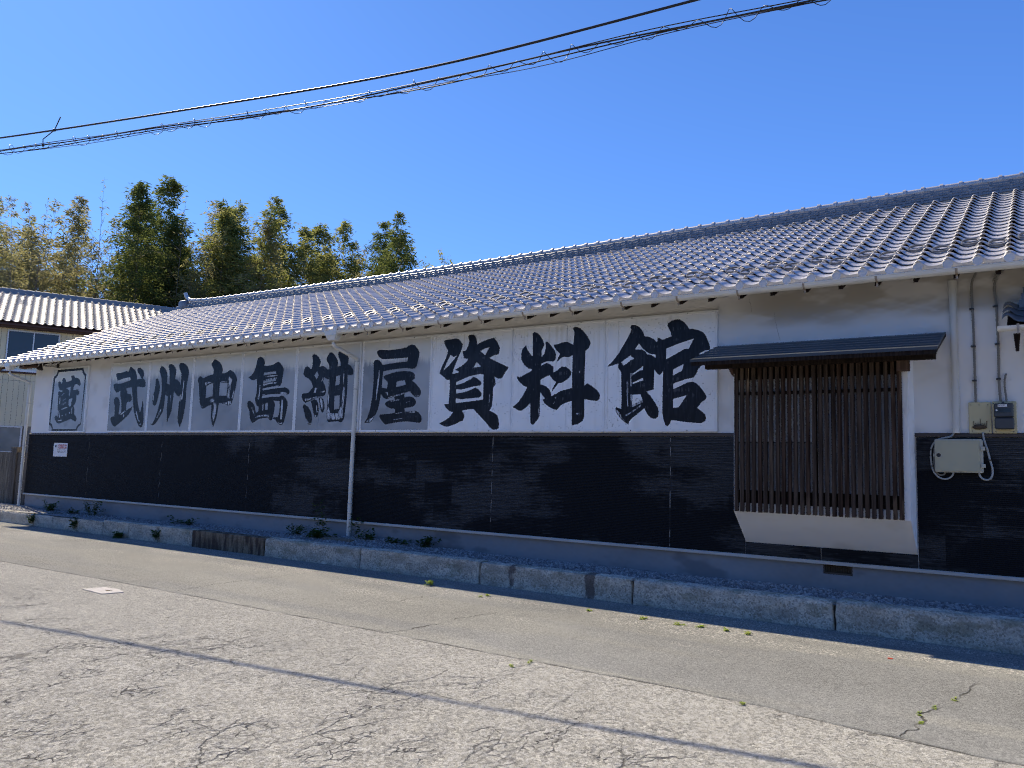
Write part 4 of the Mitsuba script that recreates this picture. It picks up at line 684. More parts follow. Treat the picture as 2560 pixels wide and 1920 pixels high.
for dist, k, j, x, y, z in cand:
    m = TILE[int(shadow_rng.integers(0, 4))]
    jx, jz, rz = shadow_rng.normal(0, 0.002), shadow_rng.normal(0, 0.0018), shadow_rng.normal(0, 0.25)
    if j == 0:
        kk = key_for(roof + '__eave_tile')
        scene[kk] = {**EP[m], 'to_world': T().translate([x + jx, y, z + jz])}
    elif (k, j) in near:
        kk = key_for(roof + '__tile')
        scene[kk] = {**TP[m], 'to_world': T().translate([x + jx, y, z + jz]).rotate([0, 0, 1], rz)}
    else:
        w = TM.copy()
        w.apply_transform(trimesh.transformations.rotation_matrix(math.radians(rz), (0, 0, 1)))
        w.apply_translation((x + jx, y, z + jz))
        far_tiles[m].append(w)
for q, m in enumerate(TILE):
    kk = roof + '__small_tiles__%03d' % (q + 1)
    scene[kk] = mikit.ply(cat_(far_tiles[m]), m, smooth=45)
tag(roof + '__small_tiles', 'grey roof tiles too far off to tell apart', kind='stuff')
# back slope
bs = []
for k in range(K0, K1, 1):
    x = -2.350 + PX * k
    prof = [(x + u * PX, h) for u, h in zip(UP[3:], UH[3:])]
    v = []
    for yy, zz in ((13.85, 5.74), (18.7, 3.60)):
        v += [(a, yy, zz + h) for a, h in prof]
    m = len(prof)
    bs.append(raw(v, [[i + 1, i, m + i, m + i + 1] for i in range(m - 1)]))
put('back_slope', cat_(bs), 'roof_tile_c', roof, smooth=45, kind='stuff')

# snow guards: a ring standing in every trough, by turns on the fourth and fifth course
ring = trimesh.creation.annulus(0.073, 0.084, 0.022, sections=24)
ring.apply_scale((1.12, 0.95, 1.0))
ring.apply_translation((0, 0, -0.022))
ring.apply_transform(trimesh.transformations.rotation_matrix(math.atan(SL) + 0.20, (1, 0, 0)))
foot = bx(-0.02, 0.02, -0.06, 0.06, -0.09, -0.045)
RP = mikit.ply(cat_([ring]), 'ridge_tile', smooth=45)
for k in range(K0, K1):
    j = 3.72 if k % 2 == 0 else 2.72
    x, y = -2.350 + PX * (k + 0.58), 8.97 + PY * j
    kk = key_for(roof + '__snow_guard')
    scene[kk] = {**RP, 'to_world': T().translate([x, y, 3.700 + 0.082 + PZ * j + float(sag(x, y))])}

# ridge
mort = []
sg = np.linspace(-21.05, XR + 0.3, 60)
vv, ff = [], []
for i, x in enumerate(sg):
    s = float(sag(x, 13.7))
    vv += [(x, 13.685, 5.45 + s), (x, 13.70, 5.90 + s), (x, 13.72, 6.06 + s), (x, 13.94, 6.06 + s), (x, 13.96, 5.86 + s)]
for i in range(len(sg) - 1):
    for a in range(4):
        ff.append([i * 5 + a, (i + 1) * 5 + a, (i + 1) * 5 + a + 1, i * 5 + a + 1])
put('ridge_core', raw(vv, ff), 'roof_mortar', roof)


def noshi_mesh(w):
    h = 0.043
    def prof(g):
        return [(-w - g, 0.004 - g), (-w - g, h * 0.75 + g), (-w + 0.008, h + g), (w - 0.008, h + g), (w + g, h * 0.75 + g), (w + g, 0.004 - g), (w - 0.03, -g), (-w + 0.03, -g)]
    return cat_([prism_x(prof(0), 0.002, 0.262), prism_x(prof(0.011), 0.0, 0.036)])


knob = []
ct = trimesh.creation.cylinder(0.060, 0.262, sections=16)
col = trimesh.creation.cylinder(0.080, 0.046, sections=16)
for c in (ct, col):
    c.apply_transform(trimesh.transformations.rotation_matrix(math.pi / 2, (0, 1, 0)))
ct.apply_translation((0.131, 0, 0))
col.apply_translation((0.02, 0, 0))
RT = mikit.ply(cat_([ct, col]), 'roof_tile_c', smooth=40)
NM = [noshi_mesh(0.150 - 0.012 * r) for r in range(4)]
NP = [mikit.ply(m_, 'ridge_tile') for m_ in NM]
lst = []
for k in range(-70, K1):
    x = -2.30 + PX * k
    s = float(sag(x, 13.7))
    rise = 0.06 * max(0.0, (-19.6 - x) / 1.5) ** 2
    scene[key_for(roof + '__ridge_tile')] = {**RT, 'to_world': T().translate([x, 13.83, 6.118 + s + rise])}
    for r in range(4):
        xx = x + (0.5 * PX if r % 2 else 0)
        lst.append((math.dist((xx, 13.7, 6), EYE) + (100 if xx > 0.1 else 0), xx, 5.88 + 0.05 * r + s + rise * 0.5, r))
lst.sort()
rest = []
for i, (dist, xx, zz, r) in enumerate(lst):
    if i < 300:
        scene[key_for(roof + '__ridge_course_tile')] = {**NP[r], 'to_world': T().translate([xx, 13.83, zz])}
    else:
        m = NM[r].copy()
        m.apply_translation((xx, 13.83, zz))
        rest.append(m)
put('ridge_end_courses', cat_(rest), 'ridge_tile', roof, kind='stuff')
# ridge-end ornament with its horn
orn = []
for (xc, zc, w, h) in ((-21.02, 6.02, 0.17, 0.17), (-21.12, 5.90, 0.21, 0.13), (-21.22, 5.80, 0.15, 0.08)):
    m = trimesh.creation.icosphere(2, 1.0)
    m.vertices = np.sign(m.vertices) * np.abs(m.vertices) ** 0.6
    m.apply_scale((w, 0.19, h))
    m.apply_translation((xc, 13.8, zc))
    orn.append(m)
put('ridge_ornament', cat_(orn), 'ridge_tile', roof, smooth=50)
put('ridge_horn', tube(spline([(-20.72, 13.83, 6.17), (-20.92, 13.83, 6.22), (-21.08, 13.83, 6.34), (-21.12, 13.83, 6.42)], 12), np.linspace(0.05, 0.058, 12), 12), 'roof_tile_b', roof, smooth=40)

# rafters, beam and bargeboard
for k in range(-42, 30):
    x = -5.791 + 0.3645 * k
    if x < -21.0 or x > XR:
        continue
    put('rafter', prism_x([(8.955, 3.555), (8.955, 3.652), (9.9, 3.652 + 0.945 * SL), (9.9, 3.555 + 0.945 * SL)], x - 0.022, x + 0.022), 'dark_wood', B)
put('eave_beam', bx(-21.10, XL + 0.05, 9.42, 9.55, 3.63, 3.77), 'brown_wood', B)
put('bargeboard', prism_x([(8.93, 3.50), (8.93, 3.70), (13.8, 3.70 + 4.87 * SL), (13.8, 3.50 + 4.87 * SL)], -21.15, -21.11), 'brown_wood', B)

# gutter
ang = np.linspace(math.pi, 2 * math.pi, 11)
outer = [(8.908 + 0.052 * math.cos(a), 3.640 + 0.052 * math.sin(a)) for a in ang]
inner = [(8.908 + 0.048 * math.cos(a), 3.640 + 0.048 * math.sin(a)) for a in ang[::-1]]
gut = put('gutter', prism_x([(8.850, 3.648), (8.850, 3.639)] + outer + [(8.962, 3.648)] + [(8.956, 3.648)] + inner + [(8.860, 3.648)], -21.24, XR + 0.4), 'gutter_plastic', B, smooth=35)
for k in range(-21, 12):
    x = -5.827 + 0.7357 * k
    pts = [(8.908 + 0.056 * math.cos(a), 3.640 + 0.056 * math.sin(a)) for a in ang] + [(8.908 + 0.0525 * math.cos(a), 3.640 + 0.0525 * math.sin(a)) for a in ang[::-1]]
    put('gutter_clip', cat_([prism_x(pts, x - 0.011, x + 0.011), bx(x - 0.010, x + 0.010, 8.925, 8.93, 3.54, 3.585)]), 'rusty_clip', gut)

# downpipes with funnels
def funnel(xc, w, yc):
    return cat_([trimesh.convex.convex_hull(np.array([(xc + s * w, yc + t * 0.075, z) for s in (-1, 1) for t in (-1, 1) for z in (3.575, 3.655)])),
                 trimesh.convex.convex_hull(np.array([(xc + s * w * q, yc + t * 0.075 * q, z) for s in (-1, 1) for t in (-1, 1) for z, q in ((3.574, 0.9), (3.50, 0.62))]))])


for nm, xc, xb, pts, zb in (('center', -9.52, -9.44, [(-9.52, 8.93, 3.50), (-9.52, 8.93, 3.44), (-9.515, 8.96, 3.40), (-9.445, 9.37, 3.27), (-9.44, 9.40, 3.24), (-9.44, 9.40, 3.18)], 0.34),
                            ('left', -20.44, -20.42, [(-20.44, 8.93, 3.50), (-20.44, 8.93, 3.42), (-20.44, 8.95, 3.39), (-20.425, 9.36, 3.26), (-20.42, 9.39, 3.23), (-20.42, 9.39, 3.17)], 0.26)):
    dp = put('downpipe', cat_([tube(pts, 0.033, 14), tube([(xb, 9.40 if xb > -15 else 9.39, 3.20), (xb, 9.40 if xb > -15 else 9.39, zb)], 0.034, 16)]), 'gutter_plastic', B, smooth=40)
    put('funnel', funnel(xc, 0.125, 8.925), 'gutter_plastic', dp)
    for z in (2.75, 1.72, 0.88):
        put('pipe_band', cat_([trimesh.creation.annulus(0.034, 0.0375, 0.02, sections=18, transform=trimesh.transformations.translation_matrix((xb, 9.40 if xb > -15 else 9.39, z))), bx(xb - 0.006, xb + 0.006, 9.43, 9.475, z - 0.006, z + 0.006)]), 'pale_trim', dp)

# ---- lattice bay window
win = put('lattice_window', cat_([prism_x([(9.475, 0.745), (9.03, 1.115), (9.03, 1.215), (9.10, 1.215), (9.475, 1.215)], -2.977, -1.157)]), 'white_plaster', B)
put('window_cheek', prism_x([(9.476, 1.2152), (9.03, 1.2152), (9.03, 2.83), (9.476, 2.98)], -1.235, -1.157), 'white_plaster', win)
put('window_cheek', prism_x([(9.476, 1.2152), (9.03, 1.2152), (9.03, 2.83), (9.476, 2.98)], -2.977, -2.957), 'white_plaster', win)
put('lower_rail', bx(-2.956, -1.236, 9.05, 9.16, 1.216, 1.36), 'dark_wood', win)
put('upper_rail', bx(-2.956, -1.236, 9.05, 9.16, 2.62, 2.84), 'dark_wood', win)
put('cross_rail', bx(-2.956, -1.236, 9.0205, 9.04, 2.44, 2.475), 'dark_wood', win)
put('cross_rail', bx(-2.956, -1.236, 9.0205, 9.029, 1.25, 1.285), 'dark_wood', win)
put('middle_post', bx(-2.115, -2.06, 9.045, 9.15, 1.361, 2.619), 'dark_wood', win)
put('window_pane', bx(-2.955, -2.116, 9.055, 9.06, 1.905, 2.619), 'window_pale', win, label='pale upper pane behind the left slats')
put('window_pane', bx(-2.955, -2.116, 9.055, 9.06, 1.361, 1.895), 'window_grey', win)
put('window_pane', bx(-2.059, -1.237, 9.055, 9.06, 1.361, 2.619), 'window_grey', win)
put('pane_bar', bx(-2.955, -2.116, 9.045, 9.065, 1.8952, 1.9048), 'dark_wood', win)
for i in range(27):
    x = -1.2305 - 0.0656 * i + rng.normal(0, 0.0015)
    w = 0.0205 + rng.normal(0, 0.0008)
    put('slat', bx(x - w, x + w, 8.981, 9.020, 1.118 + rng.normal(0, 0.0012), 2.80, 0.003), 'slat_wood_%d' % (2 if i in (3, 5, 10, 24) else int(rng.integers(0, 2))), win)
can = put('window_canopy', prism_x([(9.476, 3.06), (8.56, 2.765), (8.56, 2.785), (9.476, 3.085)], -3.32, -0.836), 'dark_wood', B)
cs = [(8.545 + 0.152 * i, 2.797 + 0.0492 * i) for i in range(6)]
for i, (y, z) in enumerate(cs):
    y2 = min(y + 0.185, 9.477)
    dz = (y2 - y) * 0.3237
    put('canopy_sheet', prism_x([(y, z - 0.012), (y, z + 0.020), (y2, z + dz + 0.004), (y2, z + dz - 0.006)], -3.326 + 0.001 * i, -0.832 - 0.001 * i), 'metal_sheet_dark', can)
put('fascia', bx(-3.315, -0.84, 8.556, 8.574, 2.745, 2.788), 'dark_wood', can)
put('purlin', bx(-3.27, -0.885, 8.88, 8.965, 2.745, 2.868), 'dark_wood', can)
for x in (-2.99, -1.20):
    put('bracket', cat_([prism_x([(9.475, 2.62), (9.475, 2.76), (9.02, 2.76), (8.90, 2.83), (8.90, 2.76), (9.05, 2.68), (9.2, 2.66)], x - 0.02, x + 0.02)]), 'brown_wood', can)
put('bracket', bx(-1.245, -1.125, 8.90, 8.972, 2.635, 2.742), 'brown_wood', can)

# ---- wide drain pipe, entrance roof at the edge
wp = put('wide_pipe', tube([(-0.761, 9.435, 3.56), (-0.761, 9.435, 2.026)], 0.036, 18), 'cream_pipe', B, smooth=40)
put('pipe_socket', tube([(-0.761, 9.435, 3.64), (-0.761, 9.435, 3.50)], 0.043, 18), 'cream_pipe', wp, smooth=40)
pr = put('entrance_roof', prism_x([(9.478, 3.25), (8.90, 3.00), (8.90, 3.015), (9.478, 3.275)], -0.27, 3.0), 'dark_wood', B)
for k in range(0, 12):
    for j in range(3):
        scene[key_for(pr + '__tile')] = {**{**TP['roof_tile_c']}, 'bsdf': {'type': 'ref', 'id': 'ridge_tile'}, 'to_world': T().translate([-0.262 + PX * k, 8.86 + 0.2 * j, 3.045 + 0.2 * j * SL])}
put('ridge_block', cat_([bx(-0.17, 3, 9.33, 9.478, 3.28, 3.36), bx(-0.15, 3, 9.36, 9.478, 3.3602, 3.43), bx(-0.135, 3, 9.39, 9.478, 3.4302, 3.50)]), 'ridge_tile', pr)
og = [(8.815 + 0.045 * math.cos(a), 3.012 + 0.048 * math.sin(a)) for a in ang]
ig = [(8.815 + 0.041 * math.cos(a), 3.012 + 0.044 * math.sin(a)) for a in ang[::-1]]
eg = put('entrance_gutter', cat_([prism_x(og + ig, -0.343, 3.0), prism_x(og, -0.3435, -0.34)]), 'gutter_plastic', pr, smooth=35)
put('gutter_clip', bx(-0.185, -0.165, 8.763, 8.768, 2.93, 3.025), 'rusty_clip', eg)
put('bracket', wall_poly(Polygon([(-0.222, 2.98), (-0.165, 2.98), (-0.18, 2.81), (-0.207, 2.81)]), 9.12, 0.05), 'dark_wood', pr)

# ------------------------------------------------------------------ sign panels
def poly_of(s):
    return Polygon([(float(a) / 1000, float(b) / 1000) for a, b in (t.split(',') for t in s.split())]).buffer(0)


PAN = [('ai', -19.45, -17.865, -18.85, 'left'), ('bu', -16.945, -15.462, -16.36, 'old'), ('shu', -15.457, -13.957, -14.86, 'old'), ('naka', -13.952, -12.445, -13.33, 'old'),
       ('shima', -12.44, -10.947, -11.83, 'old'), ('kon', -10.942, -9.385, -10.33, 'old'), ('ya', -9.352, -7.862, -8.76, 'old'),
       ('shi', -7.855, -6.363, -6.95, 'new'), ('ryo', -6.356, -4.861, -5.45, 'new'), ('kan', -4.856, -3.319, -3.93, 'new')]
CH = dict(ai='藍', bu='武', shu='州', naka='中', shima='島', kon='紺', ya='屋', shi='資', ryo='料', kan='館')
LB = dict(ai='grey sign panel with black scalloped border and the single character 藍', bu='grey sign panel with worn black character 武, first of the long row',
          shu='grey sign panel with worn black character 州, second of the long row', naka='grey sign panel with peeling black character 中, third of the long row',
          shima='grey sign panel with peeling black character 島, left of the panel crossed by the downpipe funnel', kon='grey sign panel with peeling black character 紺 beside the middle downpipe',
          ya='grey sign panel painted with the black character 屋, next to the downpipe', shi='clean white sign panel with black character 資, leftmost of the three white ones',
          ryo='clean white sign panel with black character 料, middle of the three white ones', kan='clean white sign panel with black character 館, partly behind the window canopy')
for nm, x0, x1, xs_, kind in PAN:
    z0, z1 = 2.047, 3.556
    P_ = thing('sign_panel', LB[nm], 'sign', 'sign panels along the white wall')
    face = 'white_panel' if kind == 'new' else 'greyed_panel'
    put('backing', bx(x0 + 0.004, x1 - 0.004, 9.4485, 9.476, z0 + 0.004, z1 - 0.004), 'seam_line', P_)
    for a, b in ((x0 + 0.012, xs_ - 0.002), (xs_ + 0.002, x1 - 0.012)):
        put('sheet', bx(a, b, 9.440, 9.448, z0 + 0.012, z1 - 0.012), face, P_)
    fr = sbox(x0, z0, x1, z1).difference(sbox(x0 + 0.032, z0 + 0.03, x1 - 0.032, z1 - 0.028))
    put('frame', wall_poly(fr, 9.477, 0.043), 'panel_frame', P_)
    a, h, w = GLYPHS[nm]
    g = unary_union([poly_of(s) for s in a])
    hl = unary_union([poly_of(s) for s in h]) if h else None
    g2 = g.difference(hl) if hl is not None else g
    g2 = g2.buffer(0.004, join_style=1).buffer(-0.004, join_style=1)
    c = put('character', wall_poly(g2, 9.4398, 0.0018), 'black_paint', P_)
    if w:
        ww = unary_union([poly_of(s) for s in w]).intersection(g.buffer(-0.008 if nm not in ('shima', 'ai') else 0.0))
        for g_ in getattr(ww, 'geoms', [ww]):
            if g_.geom_type == 'Polygon' and g_.area > 2e-5:
                put('bare_patch', wall_poly(g_, 9.4379, 0.0008), 'bare_paint', c)
    if nm == 'ai':
        put('border', wall_poly(poly_of(GLYPHS['frame'][0][0]).difference(poly_of(GLYPHS['frame'][1][0])), 9.4398, 0.0018), 'black_paint', P_)
    for zz in (z0 + 0.014, z1 - 0.014):
        for f_ in (0.25, 0.75):
            xx = x0 + (x1 - x0) * f_
            put('screw', bx(xx - 0.006, xx + 0.006, 9.430, 9.434, zz - 0.006, zz + 0.006), 'screw_metal', P_)

# small security sign
S_ = thing('warning_sign', 'small white security camera notice with a red banner on the black siding', 'sign')
put('plate', bx(-19.124, -18.517, 9.443, 9.453, 1.489, 1.802), 'sign_white', S_)
put('banner', bx(-18.93, -18.555, 9.4405, 9.443, 1.675, 1.765), 'sign_red', S_)
ms = []
for t, x, z, h in BANNER:
    ms.append(wall_poly(unary_union([poly_of(s) for s in t]), 9.4404, 0.0006))
put('banner_lettering', cat_(ms), 'sign_white', S_)
put('notice_lettering', cat_([wall_poly(unary_union([poly_of(s) for s in t]), 9.4428, 0.0006) for t, x, z, h in NOTICE]), 'sign_ink', S_)
put('camera_symbol', wall_poly(unary_union([sbox(-19.055, 1.70, -18.99, 1.752), sbox(-19.07, 1.712, -19.055, 1.74)]), 9.4428, 0.0006), 'sign_ink', S_)

# ------------------------------------------------------------------ electrical things
L_ = thing('wall_lamp', 'small dark spotlight on an arm above the left sign panel', 'lamp')
put('arm', cat_([tube([(-19.31, 9.47, 3.62), (-19.33, 9.40, 3.60), (-19.50, 9.22, 3.60)], 0.012, 8), bx(-19.35, -19.27, 9.455, 9.478, 3.575, 3.665)]), 'black_plastic', L_, smooth=40)
hd = trimesh.creation.cone(0.075, 0.16, sections=18)
hd.apply_transform(trimesh.transformations.rotation_matrix(math.radians(28), (0, 1, 0)))
hd.apply_translation((-19.60, 9.20, 3.52))
put('head', hd, 'brown_cap', L_, smooth=40)

t = thing('cable_board', 'cream mounting board with scorched wire stubs, left of the meter', 'electrical board')
put('board', bx(-0.648, -0.449, 9.44, 9.478, 2.024, 2.345, 0.004), 'cream_board', t)
blob = trimesh.creation.icosphere(2, 1.0)
blob.vertices = blob.vertices * np.array([0.062, 0.018, 0.024]) * (0.75 + 0.6 * meshkit.fbm(blob.vertices * 2.5, 3)[:, None])
blob.apply_translation((-0.552, 9.432, 2.088))
put('scorched_terminal', blob, 'scorched', t)
wires = [tube([(-0.552 + dx, 9.434, 2.10), (-0.552 + dx * 1.1, 9.43, 2.10 + h)], 0.0028, 6) for dx, h in ((-0.05, 0.05), (-0.032, 0.03), (-0.012, 0.03), (0.006, 0.075), (0.02, 0.03), (0.038, 0.026), (0.058, 0.05))]
put('wire_stub', cat_(wires), 'scorched', t, kind='stuff')
for x in (-0.625, -0.55, -0.475):
    put('screw', bx(x - 0.005, x + 0.005, 9.436, 9.441, 2.312, 2.322), 'screw_metal', t)
for x in (-0.618, -0.468):
    put('screw', bx(x - 0.005, x + 0.005, 9.436, 9.441, 2.042, 2.052), 'screw_metal', t)

t = thing('electric_meter', 'dark grey electricity meter on a cream board near the right edge', 'electric meter')
put('board', bx(-0.437, -0.228, 9.44, 9.478, 2.024, 2.349, 0.004), 'cream_board', t)
put('meter_body', cat_([bx(-0.420, -0.252, 9.35, 9.44, 2.18, 2.322, 0.012), bx(-0.416, -0.250, 9.335, 9.44, 2.062, 2.176, 0.010)]), 'meter_grey', t)
put('meter_window', bx(-0.410, -0.275, 9.346, 9.35, 2.228, 2.272), 'dim_glass', t)
put('meter_label', bx(-0.384, -0.305, 9.346, 9.349, 2.285, 2.312), 'sign_white', t)
put('label_print', cat_([bx(-0.378 + 0.011 * i, -0.371 + 0.011 * i, 9.345, 9.3462, 2.298, 2.306) for i in range(5)]), 'sign_ink', t, kind='stuff')
put('seal_sticker', trimesh.creation.cylinder(0.009, 0.003, sections=16, transform=trimesh.transformations.translation_matrix((-0.395, 9.345, 2.252)) @ trimesh.transformations.rotation_matrix(math.pi / 2, (1, 0, 0))), 'sign_white', t)
put('hook', bx(-0.352, -0.33, 9.40, 9.44, 2.322, 2.342), 'meter_grey', t)
for x, z in ((-0.425, 2.327), (-0.262, 2.327), (-0.412, 2.04), (-0.258, 2.04)):
    put('screw', bx(x - 0.005, x + 0.005, 9.436, 9.441, z - 0.005, z + 0.005), 'screw_metal', t)

t = thing('junction_box', 'large khaki plastic box with rounded corners on the black siding', 'electrical box')
rb = sbox(-0.964, 1.618, -0.528, 1.962).buffer(-0.02).buffer(0.02, quad_segs=5)
put('case', wall_poly(rb, 9.452, 0.075), 'pale_box', t)
put('door', wall_poly(sbox(-0.955, 1.632, -0.556, 1.948).buffer(-0.012).buffer(0.012, quad_segs=4), 9.3765, 0.022), 'khaki_box', t)
lk = trimesh.creation.cylinder(0.020, 0.01, sections=24, transform=trimesh.transformations.translation_matrix((-0.925, 9.351, 1.793)) @ trimesh.transformations.rotation_matrix(math.pi / 2, (1, 0, 0)))
put('lock', lk, 'black_plastic', t, smooth=40)
ra = trimesh.creation.annulus(0.022, 0.031, 0.008, sections=24, transform=trimesh.transformations.translation_matrix((-0.925, 9.352, 1.793)) @ trimesh.transformations.rotation_matrix(math.pi / 2, (1, 0, 0)))
put('lock_ring', ra, 'pale_box', t)
put('latch', bx(-0.978, -0.962, 9.37, 9.40, 1.778, 1.808, 0.002), 'pale_box', t)
for z in (1.865, 1.69):
    put('hinge', bx(-0.545, -0.508, 9.355, 9.40, z - 0.02, z + 0.02, 0.002), 'pale_box', t)
BXW = lambda x, y: ((x - 365) / 6.911 * 0.0, 0)
t = thing('flexible_conduit', 'pale grey conduit looping round the left side of the khaki box', 'conduit')
put('hose', tube(spline([(-0.785, 9.435, 2.03), (-0.82, 9.42, 1.99), (-0.915, 9.42, 1.965), (-0.985, 9.42, 1.90), (-1.005, 9.42, 1.80), (-0.998, 9.42, 1.69), (-0.965, 9.42, 1.595), (-0.89, 9.42, 1.548), (-0.83, 9.42, 1.565), (-0.80, 9.42, 1.625)], 60), 0.0095, 8), 'pale_conduit', t, smooth=50)
for x, z in ((-1.001, 1.85), (-0.998, 1.68)):
    put('strap', bx(x - 0.014, x + 0.014, 9.405, 9.455, z - 0.006, z + 0.006), 'black_plastic', t)
t = thing('flexible_conduit', 'shorter grey conduit tucked against the left edge of the khaki box', 'conduit')
put('hose', tube(spline([(-0.97, 9.43, 1.87), (-0.977, 9.43, 1.76), (-0.972, 9.43, 1.66), (-0.945, 9.43, 1.60), (-0.905, 9.43, 1.588), (-0.875, 9.43, 1.63)], 40), 0.009, 8), 'grey_conduit', t, smooth=50)
t = thing('flexible_conduit', 'pale grey conduit looping below the right side of the khaki box', 'conduit')
put('hose', tube(spline([(-0.525, 9.44, 2.03), (-0.515, 9.42, 1.95), (-0.492, 9.42, 1.86), (-0.472, 9.42, 1.76), (-0.452, 9.42, 1.66), (-0.455, 9.42, 1.60), (-0.485, 9.42, 1.555), (-0.53, 9.42, 1.556), (-0.56, 9.42, 1.585), (-0.572, 9.42, 1.63)], 60), 0.010, 8), 'pale_conduit', t, smooth=50)
put('strap', bx(-0.49, -0.458, 9.405, 9.455, 1.745, 1.757), 'black_plastic', t)


def conduit(label, pts, clips, r=0.0115):
    t = thing('wall_conduit', label, 'conduit')
    put('tube', tube(spline(pts, 50), r, 10), 'grey_conduit', t, smooth=50)
    for x, z in clips:
        put('clip', bx(x - 0.028, x + 0.014, 9.425, 9.478, z - 0.007, z + 0.007), 'black_plastic', t)


conduit('brown grey conduit running from the eave down to the cream cable board', [(-0.53, 9.44, 3.76), (-0.548, 9.44, 3.692), (-0.578, 9.452, 3.618), (-0.586, 9.456, 3.552), (-0.587, 9.456, 3.399), (-0.583, 9.456, 3.219), (-0.581, 9.456, 2.987), (-0.581, 9.456, 2.784), (-0.58, 9.456, 2.34)], [(-0.584, 3.325), (-0.58, 2.93), (-0.58, 2.57)])
conduit('brown grey conduit running from the eave down to the meter board', [(-0.26, 9.42, 3.73), (-0.313, 9.43, 3.691), (-0.356, 9.45, 3.64), (-0.381, 9.456, 3.55), (-0.38, 9.456, 3.465), (-0.374, 9.456, 3.398), (-0.369, 9.456, 3.201), (-0.366, 9.456, 2.986), (-0.368, 9.456, 2.773), (-0.361, 9.456, 2.34)], [(-0.372, 3.335), (-0.366, 2.94), (-0.366, 2.58)])
conduit('short bent conduit entering the wall just above the meter', [(-0.306, 9.475, 2.63), (-0.312, 9.452, 2.61), (-0.322, 9.452, 2.53), (-0.316, 9.452, 2.42), (-0.311, 9.452, 2.34)], [], 0.009)
conduit('thin black cable dropping from the eave beside the meter conduit', [(-0.36, 9.44, 3.76), (-0.362, 9.44, 3.70), (-0.385, 9.452, 3.63), (-0.392, 9.46, 3.60)], [], 0.006)

# ------------------------------------------------------------------ overhead cables
def cable(pts, n, amp=0.0, seed=0):
    c = spline(pts, n)
    r_ = np.random.default_rng(seed)
    ph = r_.random(4) * 6
    s = np.linspace(0, 1, n)
    for q in range(4):
        f = 14 + 9 * q
        c[:, 2] += amp * np.sin(s * f * 2 + ph[q]) / (q + 1)
        c[:, 1] += amp * np.cos(s * f * 2 + ph[q] * 2) / (q + 1)
    return c


UPc = [(-24, 3.85, 7.55), (-18, 4.5, 6.72), (-12.68, 5.1, 6.16), (-7.81, 5.64, 5.77), (-4.75, 6.01, 5.62), (-2.45, 6.37, 5.71), (0, 6.72, 5.78), (4, 7.25, 6.0)]
LOc = [(-24, 3.80, 7.2), (-18, 4.45, 6.42), (-12.47, 5.03, 5.89), (-7.7, 5.57, 5.53), (-4.7, 5.95, 5.41), (-2.91, 6.20, 5.43), (-1.43, 6.40, 5.405), (0, 6.59, 5.39), (4, 7.1, 5.5)]
t = thing('power_cable', 'single thick black cable crossing the sky above the roof', 'cable')
put('strand', tube(cable(UPc, 90), 0.0125, 8), 'cable_black', t, smooth=50)
t = thing('cable_bundle', 'lower bundle of thin black cables wrapped in a loose spiral wire', 'cable')
lo = cable(LOc, 900)
for s_, (dy, dz, am, r_) in enumerate(((0, 0.0, 0.010, 0.0078), (0.01, -0.024, 0.014, 0.0062), (-0.012, 0.018, 0.008, 0.0048), (0.006, -0.04, 0.016, 0.0036))):
    put('strand', tube(cable([(a, b + dy, c + dz) for a, b, c in LOc], 260, am, s_ + 3), r_, 6), 'cable_black', t, smooth=50)
xs2 = lo[:, 0]
ph = np.cumsum(np.r_[0, np.linalg.norm(np.diff(lo, axis=0), axis=1)]) / 0.29 * 2 * math.pi
wob = 0.042 + 0.018 * np.sin(ph * 0.37) + 0.012 * np.sin(ph * 0.171 + 1)
sp = lo + np.stack([0 * xs2, wob * np.cos(ph), wob * np.sin(ph) - 0.008], -1)
put('spiral_wire', tube(sp, 0.0034, 5), 'cable_black', t, smooth=50)
i0 = int(np.argmin(abs(lo[:, 0] + 11.45)))
pu = spline(UPc, 300)
j0 = int(np.argmin(abs(pu[:, 0] + 11.35)))
put('cable_tie', cat_([tube([lo[i0] + [0, 0, -0.03], lo[i0] + [-0.02, 0, 0.09], pu[j0], pu[j0] + [0.14, 0, 0.16]], 0.007, 6), trimesh.creation.icosphere(1, 0.022).apply_translation(pu[j0]), trimesh.creation.icosphere(1, 0.02).apply_translation(lo[i0])]), 'cable_black', t)

# ------------------------------------------------------------------ small things on the ground
t = thing('utility_cover', 'small broken concrete lid set in the cracked asphalt', 'manhole cover')
lid = Polygon([(-0.26, -0.14), (0.20, -0.17), (0.26, 0.05), (0.04, 0.13), (-0.23, 0.10)])
m = trimesh.creation.extrude_polygon(lid, 0.008, engine='earcut')
m.apply_translation((-8.98, 5.16, 0.0))
put('lid', m, 'cover_concrete', t)
m = trimesh.creation.extrude_polygon(Polygon([(-0.03, -0.02), (0.06, -0.05), (0.05, 0.02)]), 0.003, engine='earcut')
m.apply_translation((-8.96, 5.17, 0.0083))
put('finger_hole', m, 'scorched', t)
put('wood_block', rough_block(-9.62, -9.02, 0.345, 77, 9.02, 9.22, 0.25, 0.008, 0.003), 'grey_wood', label='weathered wooden block lying at the foot of the middle downpipe', cat='wood block')
m = bx(-0.02, 0.02, -0.012, 0.012, 0, 0.006, 0.002)
m.apply_translation((-1.16, 7.62, 0.008))
put('red_scrap', m, 'red_plastic', label='tiny red plastic scrap lying on the grey asphalt', cat='litter')


